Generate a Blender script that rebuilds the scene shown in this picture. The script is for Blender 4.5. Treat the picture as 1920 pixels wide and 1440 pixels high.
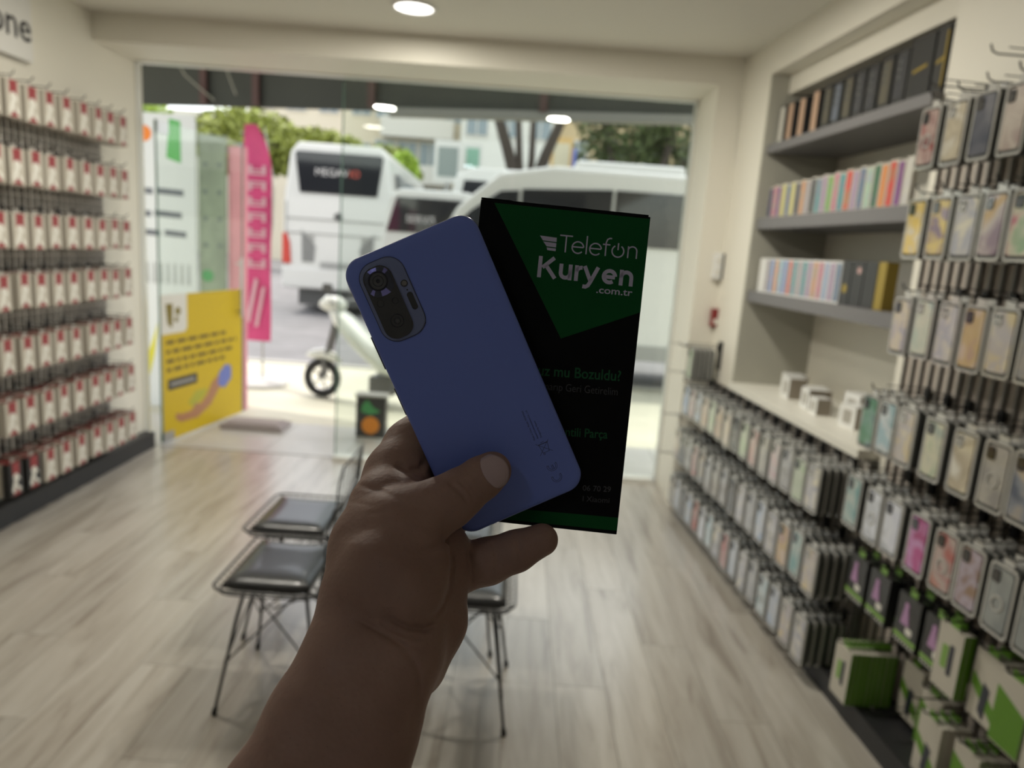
import bpy, bmesh, math, random
import numpy as np
from mathutils import Vector, Matrix, Euler
random.seed(7)
PI = math.pi
for o in list(bpy.data.objects): bpy.data.objects.remove(o)
S = bpy.context.scene
COL = S.collection

# ------------------------------------------------------------------ camera
FPX = 1331.0; CH = 1.6
_p, _r = math.radians(10.8), math.radians(4.1)
F = Vector((0, math.cos(_p), -math.sin(_p)))
_U0 = Vector((1, 0, 0)).cross(F)
R = Vector((1, 0, 0)) * math.cos(_r) + _U0 * math.sin(_r)
U = -Vector((1, 0, 0)) * math.sin(_r) + _U0 * math.cos(_r)
CAM = Vector((0, 0, CH))
cd = bpy.data.cameras.new('camera'); cam = bpy.data.objects.new('camera', cd); COL.objects.link(cam)
B = -F
cam.matrix_world = Matrix(((R.x, U.x, B.x, 0), (R.y, U.y, B.y, 0), (R.z, U.z, B.z, CH), (0, 0, 0, 1)))
cd.sensor_width = 34.6; cd.lens = 34.6 * FPX / 1920; cd.clip_start = 0.02; cd.clip_end = 400
cd.dof.use_dof = True; cd.dof.focus_distance = 0.392; cd.dof.aperture_fstop = 6.6
S.camera = cam
# ------------------------------------------------------------------ world, sun, exposure
w = bpy.data.worlds.new('sky'); S.world = w; w.use_nodes = True
nt = w.node_tree; bg = nt.nodes['Background']
sk = nt.nodes.new('ShaderNodeTexSky'); sk.sky_type = 'NISHITA'; sk.sun_disc = False
sk.sun_elevation = math.radians(62); sk.sun_rotation = math.radians(25); sk.dust_density = 2.0
wm = nt.nodes.new('ShaderNodeMix'); wm.data_type = 'RGBA'; wm.inputs[0].default_value = .75; wm.inputs[7].default_value = (1.9, 1.75, 1.42, 1)
nt.links.new(sk.outputs[0], wm.inputs[6]); nt.links.new(wm.outputs[2], bg.inputs[0]); bg.inputs[1].default_value = 0.70
sd = bpy.data.lights.new('sun', 'SUN'); sd.energy = 1.7; sd.angle = math.radians(0.6); sd.color = (1, .95, .84)
sun = bpy.data.objects.new('sun', sd); COL.objects.link(sun)
sun.rotation_euler = Vector((-0.55, 0.30, 1.25)).to_track_quat('Z', 'Y').to_euler()
S.view_settings.view_transform = 'Standard'; S.view_settings.look = 'None'
S.view_settings.gamma = 1; S.view_settings.use_curve_mapping = False
S.view_settings.exposure = 0.55

# ------------------------------------------------------------------ helpers
def at(px, py, d):
    'a point from a place in the 1920x1440 frame and a depth along the view axis'
    return CAM + (F + R * ((px - 960) / FPX) + U * ((720 - py) / FPX)) * d
def cam_pt(x, y, z): return CAM + R * x - U * y + F * z     # x right, y down, z forward

_m = {}
def srgb(c): return tuple(((v / 255) / 12.92 if v / 255 <= .04045 else ((v / 255 + .055) / 1.055) ** 2.4) for v in c)
def mat(name, col, rough=.5, metal=0., coat=0., noise=0., nscale=8., bump=0., bscale=60., spec=.5, emit=None, estr=0, trans=0., sss=0.):
    if name in _m: return _m[name]
    m = bpy.data.materials.new(name); m.use_nodes = True; n = m.node_tree; b = n.nodes['Principled BSDF']
    b.inputs['Base Color'].default_value = (*col, 1); b.inputs['Roughness'].default_value = rough
    b.inputs['Metallic'].default_value = metal; b.inputs['Coat Weight'].default_value = coat
    b.inputs['Specular IOR Level'].default_value = spec; b.inputs['Transmission Weight'].default_value = trans
    if sss: b.inputs['Subsurface Weight'].default_value = sss; b.inputs['Subsurface Radius'].default_value = (.008, .003, .0015); b.inputs['Subsurface Scale'].default_value = 1
    if emit: b.inputs['Emission Color'].default_value = (*emit, 1); b.inputs['Emission Strength'].default_value = estr
    tc = n.nodes.new('ShaderNodeTexCoord')
    if noise:
        t = n.nodes.new('ShaderNodeTexNoise'); t.inputs['Scale'].default_value = nscale; t.inputs['Detail'].default_value = 4
        n.links.new(tc.outputs['Object'], t.inputs['Vector'])
        r = n.nodes.new('ShaderNodeValToRGB'); e = r.color_ramp.elements
        e[0].position = .3; e[1].position = .7
        e[0].color = (*[max(0, c * (1 - noise)) for c in col], 1); e[1].color = (*[min(1, c * (1 + noise)) for c in col], 1)
        n.links.new(t.outputs['Fac'], r.inputs[0]); n.links.new(r.outputs[0], b.inputs['Base Color'])
    if bump:
        t = n.nodes.new('ShaderNodeTexNoise'); t.inputs['Scale'].default_value = bscale
        n.links.new(tc.outputs['Object'], t.inputs['Vector'])
        bp = n.nodes.new('ShaderNodeBump'); bp.inputs['Strength'].default_value = bump; bp.inputs['Distance'].default_value = .002
        n.links.new(t.outputs['Fac'], bp.inputs['Height']); n.links.new(bp.outputs[0], b.inputs['Normal'])
    _m[name] = m; return m
def mix_mat(name, cols, rough=.3, coat=.4, scale=14., metal=0.):
    'soft marbled print of two or three inks (the picture on a case)'
    if name in _m: return _m[name]
    m = mat(name, cols[0], rough, metal, coat); n = m.node_tree; b = n.nodes['Principled BSDF']
    tc = n.nodes.new('ShaderNodeTexCoord'); oi = n.nodes.new('ShaderNodeObjectInfo')
    va = n.nodes.new('ShaderNodeVectorMath'); va.operation = 'ADD'
    sc = n.nodes.new('ShaderNodeVectorMath'); sc.operation = 'SCALE'; sc.inputs['Scale'].default_value = 40
    cm = n.nodes.new('ShaderNodeCombineXYZ')
    n.links.new(oi.outputs['Random'], cm.inputs[0]); n.links.new(cm.outputs[0], sc.inputs[0])
    n.links.new(tc.outputs['Object'], va.inputs[0]); n.links.new(sc.outputs[0], va.inputs[1])
    t = n.nodes.new('ShaderNodeTexNoise'); t.inputs['Scale'].default_value = scale; t.inputs['Detail'].default_value = 2; t.inputs['Distortion'].default_value = .6
    n.links.new(va.outputs[0], t.inputs['Vector'])
    r = n.nodes.new('ShaderNodeValToRGB'); el = r.color_ramp.elements
    while len(el) < len(cols): el.new(.5)
    for i, c in enumerate(cols): el[i].position = .34 + .32 * i / (len(cols) - 1); el[i].color = (*c, 1)
    n.links.new(t.outputs['Fac'], r.inputs[0]); n.links.new(r.outputs[0], b.inputs['Base Color'])
    return m
def glass_mat():
    if 'glass' in _m: return _m['glass']
    m = bpy.data.materials.new('glass'); m.use_nodes = True; n = m.node_tree
    n.nodes.remove(n.nodes['Principled BSDF']); o = n.nodes['Material Output']
    tr = n.nodes.new('ShaderNodeBsdfTransparent'); tr.inputs[0].default_value = (.93, .96, .94, 1)
    gl = n.nodes.new('ShaderNodeBsdfGlossy'); gl.inputs['Roughness'].default_value = .01
    lw = n.nodes.new('ShaderNodeLayerWeight'); lw.inputs[0].default_value = .5
    pw = n.nodes.new('ShaderNodeMath'); pw.operation = 'POWER'; pw.inputs[1].default_value = 5; n.links.new(lw.outputs['Facing'], pw.inputs[0])
    fr = n.nodes.new('ShaderNodeMath'); fr.operation = 'MULTIPLY_ADD'; fr.inputs[1].default_value = .8; fr.inputs[2].default_value = .03; n.links.new(pw.outputs[0], fr.inputs[0])
    mx = n.nodes.new('ShaderNodeMixShader')
    n.links.new(fr.outputs[0], mx.inputs[0]); n.links.new(tr.outputs[0], mx.inputs[1]); n.links.new(gl.outputs[0], mx.inputs[2])
    n.links.new(mx.outputs[0], o.inputs[0]); _m['glass'] = m; return m

class MB:
    'collects simple shapes into one mesh'
    def __init__(s): s.v = []; s.f = []; s.mi = []
    def add(s, vs, fs, m=0):
        b = len(s.v); s.v += [tuple(x) for x in vs]; s.f += [tuple(i + b for i in f) for f in fs]; s.mi += [m] * len(fs); return s
    def box(s, x0, x1, y0, y1, z0, z1, m=0, M=None):
        v = [Vector((x, y, z)) for z in (z0, z1) for y in (y0, y1) for x in (x0, x1)]
        if M is not None: v = [M @ q for q in v]
        return s.add(v, [(0, 2, 3, 1), (4, 5, 7, 6), (0, 1, 5, 4), (2, 6, 7, 3), (0, 4, 6, 2), (1, 3, 7, 5)], m)
    def hexa(s, pts, m=0):
        'eight corners: bottom four in order, top four in order'
        return s.add(pts, [(3, 2, 1, 0), (4, 5, 6, 7), (0, 1, 5, 4), (1, 2, 6, 5), (2, 3, 7, 6), (3, 0, 4, 7)], m)
    def prism(s, pts, y0, y1, m=0, cap=None):
        'outline pts in (x, z), extruded along y from y0 (front) to y1'
        n = len(pts); v = [(x, y0, z) for x, z in pts] + [(x, y1, z) for x, z in pts]
        s.add(v, [tuple(range(n)), tuple(range(2 * n - 1, n - 1, -1))] + [(i, i + n, (i + 1) % n + n, (i + 1) % n) for i in range(n)], m)
        if cap is not None: s.mi[-(n + 2)] = cap
        return s
    def tube(s, pts, r, n=6, m=0, closed=False):
        pts = [Vector(p) for p in pts]; k = len(pts); base = len(s.v); rr = r if isinstance(r, (list, tuple)) else [r] * k
        prev = None
        for i, p in enumerate(pts):
            if closed: t = pts[(i + 1) % k] - pts[i - 1]
            else: t = pts[min(i + 1, k - 1)] - pts[max(i - 1, 0)]
            t.normalize()
            a = prev if prev is not None and abs(prev.dot(t)) < .95 else (Vector((0, 0, 1)) if abs(t.z) < .9 else Vector((1, 0, 0)))
            a = (a - t * a.dot(t)).normalized(); b = t.cross(a); prev = a
            for j in range(n):
                q = 2 * PI * j / n; s.v.append(tuple(p + (a * math.cos(q) + b * math.sin(q)) * rr[i]))
        for i in range(k if closed else k - 1):
            for j in range(n):
                c0 = base + i * n; c1 = base + ((i + 1) % k) * n
                s.f.append((c0 + j, c0 + (j + 1) % n, c1 + (j + 1) % n, c1 + j)); s.mi.append(m)
        if not closed:
            s.f.append(tuple(base + j for j in range(n - 1, -1, -1))); s.f.append(tuple(base + (k - 1) * n + j for j in range(n))); s.mi += [m, m]
        return s
    def build(s, name, mats, parent=None, loc=(0, 0, 0), rotz=0, smooth=False, bevel=0, M=None):
        me = bpy.data.meshes.new(name); me.from_pydata(s.v, [], s.f)
        ms = mats if isinstance(mats, (list, tuple)) else [mats]
        for q in ms: me.materials.append(q)
        if len(ms) > 1: me.polygons.foreach_set('material_index', s.mi)
        bm = bmesh.new(); bm.from_mesh(me); bmesh.ops.recalc_face_normals(bm, faces=bm.faces)
        if bevel: bmesh.ops.bevel(bm, geom=list(bm.edges), offset=bevel, segments=2, affect='EDGES', profile=.6, clamp_overlap=True)
        bm.to_mesh(me); bm.free()
        if smooth: me.shade_smooth()
        o = bpy.data.objects.new(name, me); COL.objects.link(o)
        if M is not None: o.matrix_world = M
        else: o.location = loc; o.rotation_euler = (0, 0, rotz)
        if parent: o.parent = parent
        return o
def tag(o, label, cat, group=None):
    o['label'] = label; o['category'] = cat
    if group: o['group'] = group
    return o
def thing(name, label, cat, loc=(0, 0, 0), rotz=0, group=None, M=None):
    o = bpy.data.objects.new(name, None); COL.objects.link(o); o.empty_display_size = .05
    if M is not None: o.matrix_world = M
    else: o.location = loc; o.rotation_euler = (0, 0, rotz)
    return tag(o, label, cat, group)
def struct(o): o['kind'] = 'structure'; return o
def stuff(o): o['kind'] = 'stuff'; return o
def dup(root, loc, rotz, label, group=None, swap=None):
    r = root.copy(); COL.objects.link(r); r.location = loc; r.rotation_euler = (0, 0, rotz); r['label'] = label
    if group: r['group'] = group
    for ch in list(root.children):
        c = ch.copy(); COL.objects.link(c); c.parent = r
        for g in list(ch.children):
            d = g.copy(); COL.objects.link(d); d.parent = c
    return r
def rrect(x0, x1, z0, z1, r, n=4):
    out = []
    for cx, cz, a0 in ((x1 - r, z0 + r, -PI / 2), (x1 - r, z1 - r, 0), (x0 + r, z1 - r, PI / 2), (x0 + r, z0 + r, PI)):
        for i in range(n + 1): a = a0 + PI / 2 * i / n; out.append((cx + r * math.cos(a), cz + r * math.sin(a)))
    return out
def disc(cx, cz, r, n=20): return [(cx + r * math.cos(2 * PI * i / n), cz + r * math.sin(2 * PI * i / n)) for i in range(n)]
def text_mesh(name, body, size, m, parent, loc, offset=0., extrude=.00005, align='LEFT', rot=(PI / 2, 0, 0), sx=1., space=1.):
    c = bpy.data.curves.new(name, 'FONT'); c.body = body; c.size = size; c.offset = offset; c.extrude = extrude; c.align_x = align; c.space_character = space
    c.resolution_u = 4
    t = bpy.data.objects.new(name, c); COL.objects.link(t); bpy.context.view_layer.update()
    me = bpy.data.meshes.new_from_object(t.evaluated_get(bpy.context.evaluated_depsgraph_get())); bpy.data.objects.remove(t)
    me.materials.clear(); me.materials.append(m)
    o = bpy.data.objects.new(name, me); COL.objects.link(o); o.location = loc; o.rotation_euler = rot; o.scale = (sx, 1, 1)
    if parent: o.parent = parent
    return o

# right wall frame: X = c - K*Y
K = .078; RZ = -PI / 2 + math.atan(K); LZ = PI / 2
def W(Y, c, z): return Vector((c - K * Y, Y, z))
ORD = ['first', 'second', 'third', 'fourth', 'fifth', 'sixth', 'seventh', 'eighth', 'ninth', 'tenth', 'eleventh', 'twelfth',
       'thirteenth', 'fourteenth', 'fifteenth', 'sixteenth', 'seventeenth', 'eighteenth', 'nineteenth', 'twentieth']

# ------------------------------------------------------------------ materials
m_wall = mat('cream_wall_paint', (.78, .75, .66), .55, bump=.05, bscale=220)
m_ceil = mat('ceiling_paint', (.74, .72, .65), .8)
m_frame = mat('white_frame_paint', (.80, .78, .70), .4)
m_black = mat('black_plinth_board', (.018, .018, .02), .45)
m_wire = mat('black_wire', (.02, .02, .022), .35, .3)
m_grey = mat('grey_shelf_board', (.17, .165, .17), .5)
m_panel = mat('grey_beige_back_panel', (.42, .39, .33), .6, noise=.06)
m_white = mat('white_gloss', (.78, .78, .76), .3)
m_dark = mat('dark_gloss', (.02, .022, .027), .12, coat=.3)
# ------------------------------------------------------------------ room shell
CZ = 2.80
def slab(name, x0, x1, y0, y1, z0, z1, m): return struct(MB().box(x0, x1, y0, y1, z0, z1).build(name, m))
def quadwall(name, Y0, Y1, c0, c1, z0, z1, m):
    'a wall block following the slanted right side, between two offsets'
    mb = MB(); mb.hexa([W(Y0, c0, z0), W(Y0, c1, z0), W(Y1, c1, z0), W(Y1, c0, z0), W(Y0, c0, z1), W(Y0, c1, z1), W(Y1, c1, z1), W(Y1, c0, z1)])
    return mb.build(name, m)
slab('ceiling', -2.9, 2.4, -2.0, 5.1, CZ, CZ + .15, m_ceil)
slab('wall_left', -2.8, -2.64, -2.0, 5.06, 0, CZ, m_wall)
m_back = mat('back_wall_paint', (.62, .62, .62), .7)
slab('wall_back', -2.9, 2.4, -2.15, -2.0, 0, CZ, m_back)
struct(quadwall('wall_right', -2.0, 2.68, 1.66, 1.8, 0, CZ, m_wall))
# front: bulkhead and right-hand pier with deep reveals round the shop window
slab('wall_front', -2.64, 1.10, 4.5, 5.06, 2.64, CZ, m_wall)
struct(MB().box(1.10, 1.6, 4.5, 5.06, 0, CZ).build('wall_front', m_wall))
struct(quadwall('wall_right', 4.10, 4.5, 1.6, 1.8, 0, CZ, m_wall))
# niche: back, ceiling soffits, far cheek
struct(quadwall('wall_niche', 2.60, 4.12, 2.02, 2.1, 0, CZ, m_wall))
struct(quadwall('wall_niche', 2.60, 2.68, 1.8, 2.1, 0, CZ, m_wall))
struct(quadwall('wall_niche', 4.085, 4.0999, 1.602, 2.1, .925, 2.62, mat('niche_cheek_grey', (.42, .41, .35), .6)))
struct(quadwall('trim_1', 2.68, 4.10, 1.60, 1.70, 2.62, CZ, m_wall))
struct(quadwall('trim_2', 2.68, 4.10, 1.70, 2.02, 2.52, CZ, m_wall))
# window frame, thresholds
m_alu = mat('white_aluminium', (.72, .72, .68), .35)
fr = struct(MB().box(-2.64, 1.10, 4.95, 5.03, 2.632, 2.64).box(-2.64, -2.632, 4.97, 5.03, 0, 2.632).box(1.085, 1.10, 4.95, 5.03, 0, 2.632)
            .box(-1.26, 1.06, 4.93, 5.03, 0, .03).build('window_1', m_alu))
gm = glass_mat()
MB().box(-1.25, -.10, 4.975, 4.985, .03, 2.632).build('pane', gm, fr)
MB().box(-.095, 1.085, 4.975, 4.985, .03, 2.632).build('pane', gm, fr)
m_edge = mat('green_glass_edge', (.12, .22, .18), .2)
MB().box(-1.256, -1.25, 4.972, 4.988, .03, 2.60).build('pane_edge', m_edge, fr)
# open glass door swung out to the street
dr = thing('glass_door', 'frameless glass door swung open beside the left wall, carrying the yellow poster', 'door', (-2.55, 5.05, .01), math.radians(81))
MB().box(0, 1.10, -.005, .005, 0, 2.28).build('pane', gm, dr)
MB().box(-.006, 0, -.006, .006, 0, 2.28).box(1.10, 1.106, -.006, .006, 0, 2.28).build('pane_edge', m_edge, dr)
MB().box(0, .12, -.014, .014, 0, .07).box(0, .12, -.014, .014, 2.2, 2.28).build('hinge', mat('steel', (.5, .5, .5), .3, 1.), dr)
MB().tube([(1.0, -.05, .85), (1.0, -.05, 1.35)], .012, 8).tube([(1.0, 0, .9), (1.0, -.05, .9)], .008, 6).tube([(1.0, 0, 1.3), (1.0, -.05, 1.3)], .008, 6).build('handle', mat('steel', (.5, .5, .5), .3, 1.), dr)

# floor: slab plus every laminate plank
def wood():
    m = bpy.data.materials.new('grey_oak_laminate'); m.use_nodes = True; n = m.node_tree; b = n.nodes['Principled BSDF']
    tc = n.nodes.new('ShaderNodeTexCoord'); oi = n.nodes.new('ShaderNodeObjectInfo')
    mp = n.nodes.new('ShaderNodeMapping'); mp.inputs['Scale'].default_value = (9, .9, 1)
    cx = n.nodes.new('ShaderNodeCombineXYZ'); ml = n.nodes.new('ShaderNodeMath'); ml.operation = 'MULTIPLY'; ml.inputs[1].default_value = 37
    n.links.new(oi.outputs['Random'], ml.inputs[0]); n.links.new(ml.outputs[0], cx.inputs[0]); n.links.new(ml.outputs[0], cx.inputs[1])
    n.links.new(cx.outputs[0], mp.inputs['Location']); n.links.new(tc.outputs['Object'], mp.inputs['Vector'])
    t = n.nodes.new('ShaderNodeTexNoise'); t.inputs['Scale'].default_value = 1.6; t.inputs['Detail'].default_value = 6; t.inputs['Roughness'].default_value = .62; t.inputs['Distortion'].default_value = .8
    n.links.new(mp.outputs[0], t.inputs['Vector'])
    r = n.nodes.new('ShaderNodeValToRGB'); e = r.color_ramp.elements
    e[0].position = .30; e[0].color = (.25, .215, .175, 1); e[1].position = .62; e[1].color = (.46, .43, .38, 1)
    q = e.new(.45); q.color = (.385, .35, .30, 1)
    n.links.new(t.outputs['Fac'], r.inputs[0])
    hv = n.nodes.new('ShaderNodeHueSaturation'); mr = n.nodes.new('ShaderNodeMapRange'); mr.inputs[3].default_value = .92; mr.inputs[4].default_value = 1.05
    n.links.new(oi.outputs['Random'], mr.inputs[0]); n.links.new(mr.outputs[0], hv.inputs['Value']); n.links.new(r.outputs[0], hv.inputs['Color'])
    n.links.new(hv.outputs[0], b.inputs['Base Color']); b.inputs['Roughness'].default_value = .30; b.inputs['Specular IOR Level'].default_value = .7; b.inputs['Coat Weight'].default_value = .45; b.inputs['Coat Roughness'].default_value = .20
    return m
m_wood = wood()
fl = slab('floor', -2.75, 2.3, -2.0, 5.02, -.1, -.008, mat('floor_underlay', (.05, .045, .04), .8))
PW, PL = .192, 1.28
pm = MB().box(0, PW - .0015, 0, PL - .0015, -.008, 0).build('plank', m_wood, fl)
first = True
x = -2.64; i = 0
while x < 1.95:
    y = -2.0 + (-PL * ((i * .37) % 1.0))
    while y < 5.0:
        y1 = min(y + PL, 5.0)
        if y1 > -1.2 and y1 - y > .05:
            if y < -2.0 or y1 - y < PL - .01:
                yy = max(y, -2.0)
                MB().box(0, PW - .0015, 0, y1 - yy - .0015, -.008, 0).build('plank', m_wood, fl, (x, yy, 0))
            elif first: pm.location = (x, y, 0); first = False
            else:
                c = pm.copy(); COL.objects.link(c); c.location = (x, y, 0)
        y += PL
    x += PW; i += 1
# left plinth, right plinth
struct(MB().box(-2.64, -2.56, -1.8, 4.96, 0, .115).build('baseboard_left', m_black))
struct(quadwall('baseboard_right', -1.8, 4.48, 1.475, 1.655, 0, .085, m_black))

# ------------------------------------------------------------------ ceiling lamps
m_glow = mat('lamp_diffuser', (1, 1, 1), .4, emit=(1, .97, .9), estr=2.4)
def downlight(x, y, label, power=10., col=(1, .95, .84)):
    t = thing('ceiling_light', label, 'lamp', (x, y, CZ))
    mb = MB(); n = 28
    ring = lambda r, z: [(r * math.cos(2 * PI * k / n), r * math.sin(2 * PI * k / n), z) for k in range(n)]
    mb.add(ring(.118, 0) + ring(.116, -.012) + ring(.102, -.014) + ring(.100, -.004), [(a * n + k, a * n + (k + 1) % n, (a + 1) * n + (k + 1) % n, (a + 1) * n + k) for a in range(3) for k in range(n)])
    mb.build('rim', m_white, t, smooth=True)
    MB().add(ring(.101, -.006), [tuple(range(n))]).build('diffuser', m_glow, t)
    l = bpy.data.lights.new('lamp_glow', 'AREA'); l.shape = 'DISK'; l.size = .2; l.energy = power; l.color = col
    lo = bpy.data.objects.new('lamp_glow', l); COL.objects.link(lo); lo.location = (0, 0, -.02); lo.parent = t
downlight(-.65, 4.0, 'round white ceiling downlight glowing in front of the bulkhead', 5)
downlight(-1.35, 3.1, 'unseen round ceiling light added to brighten the left rack and niche', 20)  # added lamp out of view, placed to lift the niche and left rack
downlight(.25, 3.15, 'round ceiling downlight in front of the niche, out of frame', 20)
downlight(-1.7, 1.9, 'unseen weak ceiling light added as fill left of the chairs', 2)  # added weak fill lamp, out of view on the near left
downlight(-.9, -1.3, 'unseen cool ceiling light added behind the camera as front fill', 1.7, (.80, .90, 1.0))  # added fill lamp behind the camera for hand, phone and box

# ------------------------------------------------------------------ left rack
m_grid = mat('light_grid_wire', (.74, .70, .64), .4)
m_rackback = mat('rack_backing', (.27, .25, .22), .6)
rack = thing('wall_rack', 'wire grid display rack on the left wall hung with boxed earphones', 'rack', (-2.64, 3.9, 0))
MB().box(0, .012, -2.4, .62, .13, 2.20).build('back_panel', m_rackback, rack)
mb = MB()
for k in range(60): mb.box(.018, .023, .60 - .05 * k, .6035 - .05 * k + .005, .13, 2.20)
for k in range(14): mb.box(.013, .018, -2.4, .62, .14 + .155 * k, .148 + .155 * k)
stuff(mb.build('grid_wires', m_grid, rack))
mb = MB(); mb.box(-.012, .012, .012, .022, -.012, .03).box(-.011, .011, .010, .014, -.03, -.012)   # local: y from wall outward
mb.tube([(0, .02, .012), (0, .175, .012), (0, .192, .018), (0, .20, .034)], .0028, 5)
hook0 = mb.build('hook', m_wire, rack)
hook0.rotation_euler = (0, 0, -PI / 2)
m_ctn = mat('carton_cream', (.50, .46, .39), .5); m_ctn_red = mat('carton_dark_red', (.14, .02, .018), .45); m_red = mat('print_red', (.27, .035, .04), .45)
m_prw = mat('print_white', (.72, .70, .64), .4); m_prg = mat('print_grey', (.40, .38, .34), .45); m_ctn_blk = mat('carton_black', (.02, .02, .02), .4)
LW, LH, LT = .098, .172, .034
def earphone_box(dark=False, full=True):
    t = thing('earphone_box', '-', 'box')
    body = m_ctn_blk if dark else m_ctn
    mb = MB().box(-LW / 2, LW / 2, 0, LT, -LH, 0); mb.mi[1] = 1; mb.build('carton', [body, m_ctn_red], t)
    if full:
        MB().prism([(-.026, -.066), (.024, -.066), (.027, -.003), (-.027, -.003)], -.0012, 0, 0).build('red_panel', m_red, t)
        MB().prism([(-.032, -LH + .003), (.032, -LH + .003), (.0, -LH + .032)], -.0012, 0, 0).build('red_triangle', m_red, t)
        mb = MB().prism(disc(-.004, -.074, .018, 14), -.0022, 0, 0)
        mb.prism([(-.036, -LH + .03), (-.02, -LH + .012), (.016, -.085), (.034, -.10), (.02, -.075), (-.016, -.09)], -.0016, 0, 0)
        mb.prism([(.036, -LH + .03), (.02, -LH + .012), (-.006, -.11), (.006, -.12)], -.0014, 0, 0)
        mb.build('earphone_picture', m_prw, t)
        MB().prism(rrect(-.016, .016, 0, .02, .004, 2), .014, .016).build('hang_tab', m_prg, t)
    return t
e_full, e_dark, e_plain = earphone_box(), earphone_box(True), earphone_box(False, False)
LROWS = ['top', 'second', 'third', 'fourth', 'fifth', 'sixth', 'bottom']
LZS = [2.215, 1.905, 1.60, 1.305, .995, .69, .375]
LYS = [4.468, 4.335, 4.213, 4.078, 3.925, 3.785, 3.655, 3.521, 3.385]
used = set()
def place(src, loc, rz, label, group):
    if src.name not in used and src['label'] == '-':
        used.add(src.name); src.location = loc; src.rotation_euler = (0, 0, rz); src['label'] = label; src['group'] = group; return src
    return dup(src, loc, rz, label, group)
firsth = True
for ri, z in enumerate(LZS):
    for ci, y in enumerate(LYS):
        hy, hz = y - 3.9, z + .008
        if firsth: hook0.location = (0, hy, hz); firsth = False
        else:
            h = hook0.copy(); COL.objects.link(h); h.location = (0, hy, hz)
        nst = 4 if ri > 2 else 3
        for k in range(nst):
            dark = ri == 6 and ci >= 7
            src = e_dark if (dark and k == 0) else (e_full if k == 0 else e_plain)
            jz = random.uniform(-.006, .004); jy = random.uniform(-.006, .006)
            what = ('black and red' if (dark and k == 0) else 'red and cream')
            pos = 'front' if k == 0 else ('second' if k == 1 else 'third' if k == 2 else 'rearmost')
            if k == 2 and nst == 3: pos = 'rearmost'
            place(src, (-2.45 - k * .0362, y + jy, z + jz), LZ + random.uniform(-.05, .05),
                  f'{what} earphone box, {pos} on {ORD[ci]} hook from doorway, {LROWS[ri]} left row', 'boxed earphones on the left rack')

# sign on the left wall, cut by the frame
m_sign = mat('sign_white', (.74, .73, .70), .4); m_ink = mat('sign_ink', (.02, .02, .025), .4)
sg = thing('wall_sign', 'white wall sign with black letters reading one, above the left rack', 'sign', (-2.64, 3.90, 2.51))
MB().box(0, .045, -1.3, 0, -.145, .17).build('board', m_sign, sg, bevel=.006)
text_mesh('lettering', 'one', .20, m_ink, sg, (.0465, -.01, -.05), align='RIGHT', rot=(PI / 2, 0, PI / 2), offset=.002)
# ------------------------------------------------------------------ right side racks
m_slat = mat('beige_rack_slat', (.56, .50, .44), .55)
m_gap = mat('dark_rack_wire', (.16, .145, .13), .5)
rr_ = thing('wall_rack', 'tall gridwall rack on the right wall holding phone cases', 'rack', W(2.62, 1.655, 0), RZ)
# local: x towards the camera, y into the wall, z up
MB().box(0, 3.4, 0, .008, .085, 1.98).build('back_panel', m_slat, rr_)
mb = MB()
for k in range(68): mb.box(.05 * k, .05 * k + .012, -.010, -.002, .085, 1.98)
stuff(mb.build('grid_wires', m_gap, rr_))
rl = thing('low_rack', 'low gridwall rack under the white counter', 'rack', W(4.42, 1.588, 0), RZ)
MB().box(0, 1.80, 0, .008, .085, .885).build('back_panel', m_rackback, rl)
mb = MB()
for k in range(36): mb.box(.05 * k, .05 * k + .008, -.010, -.002, .085, .885)
stuff(mb.build('grid_wires', m_gap, rl))
# white counter
ct = quadwall('counter', 2.69, 4.084, 1.575, 2.02, .889, .925, m_frame)
tag(ct, 'white counter top running between low rack and niche', 'counter')

def hook_mesh(L):
    mb = MB(); mb.box(-.012, .012, -.022, -.008, -.014, .03)
    mb.tube([(0, -.012, .012), (0, -L + .02, .010), (0, -L + .004, .016), (0, -L - .004, .034)], .0028, 5)
    mb.tube([(0, -.012, .028), (0, -L + .05, .030)], .0018, 4)
    return mb
_hk = {}
def hook(parent, x, z, L):
    key = round(L, 3)
    if key not in _hk: _hk[key] = hook_mesh(L).build('hook', m_wire, parent); _hk[key].location = (x, 0, z); return
    h = _hk[key].copy(); COL.objects.link(h); h.parent = parent; h.location = (x, 0, z)

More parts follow.
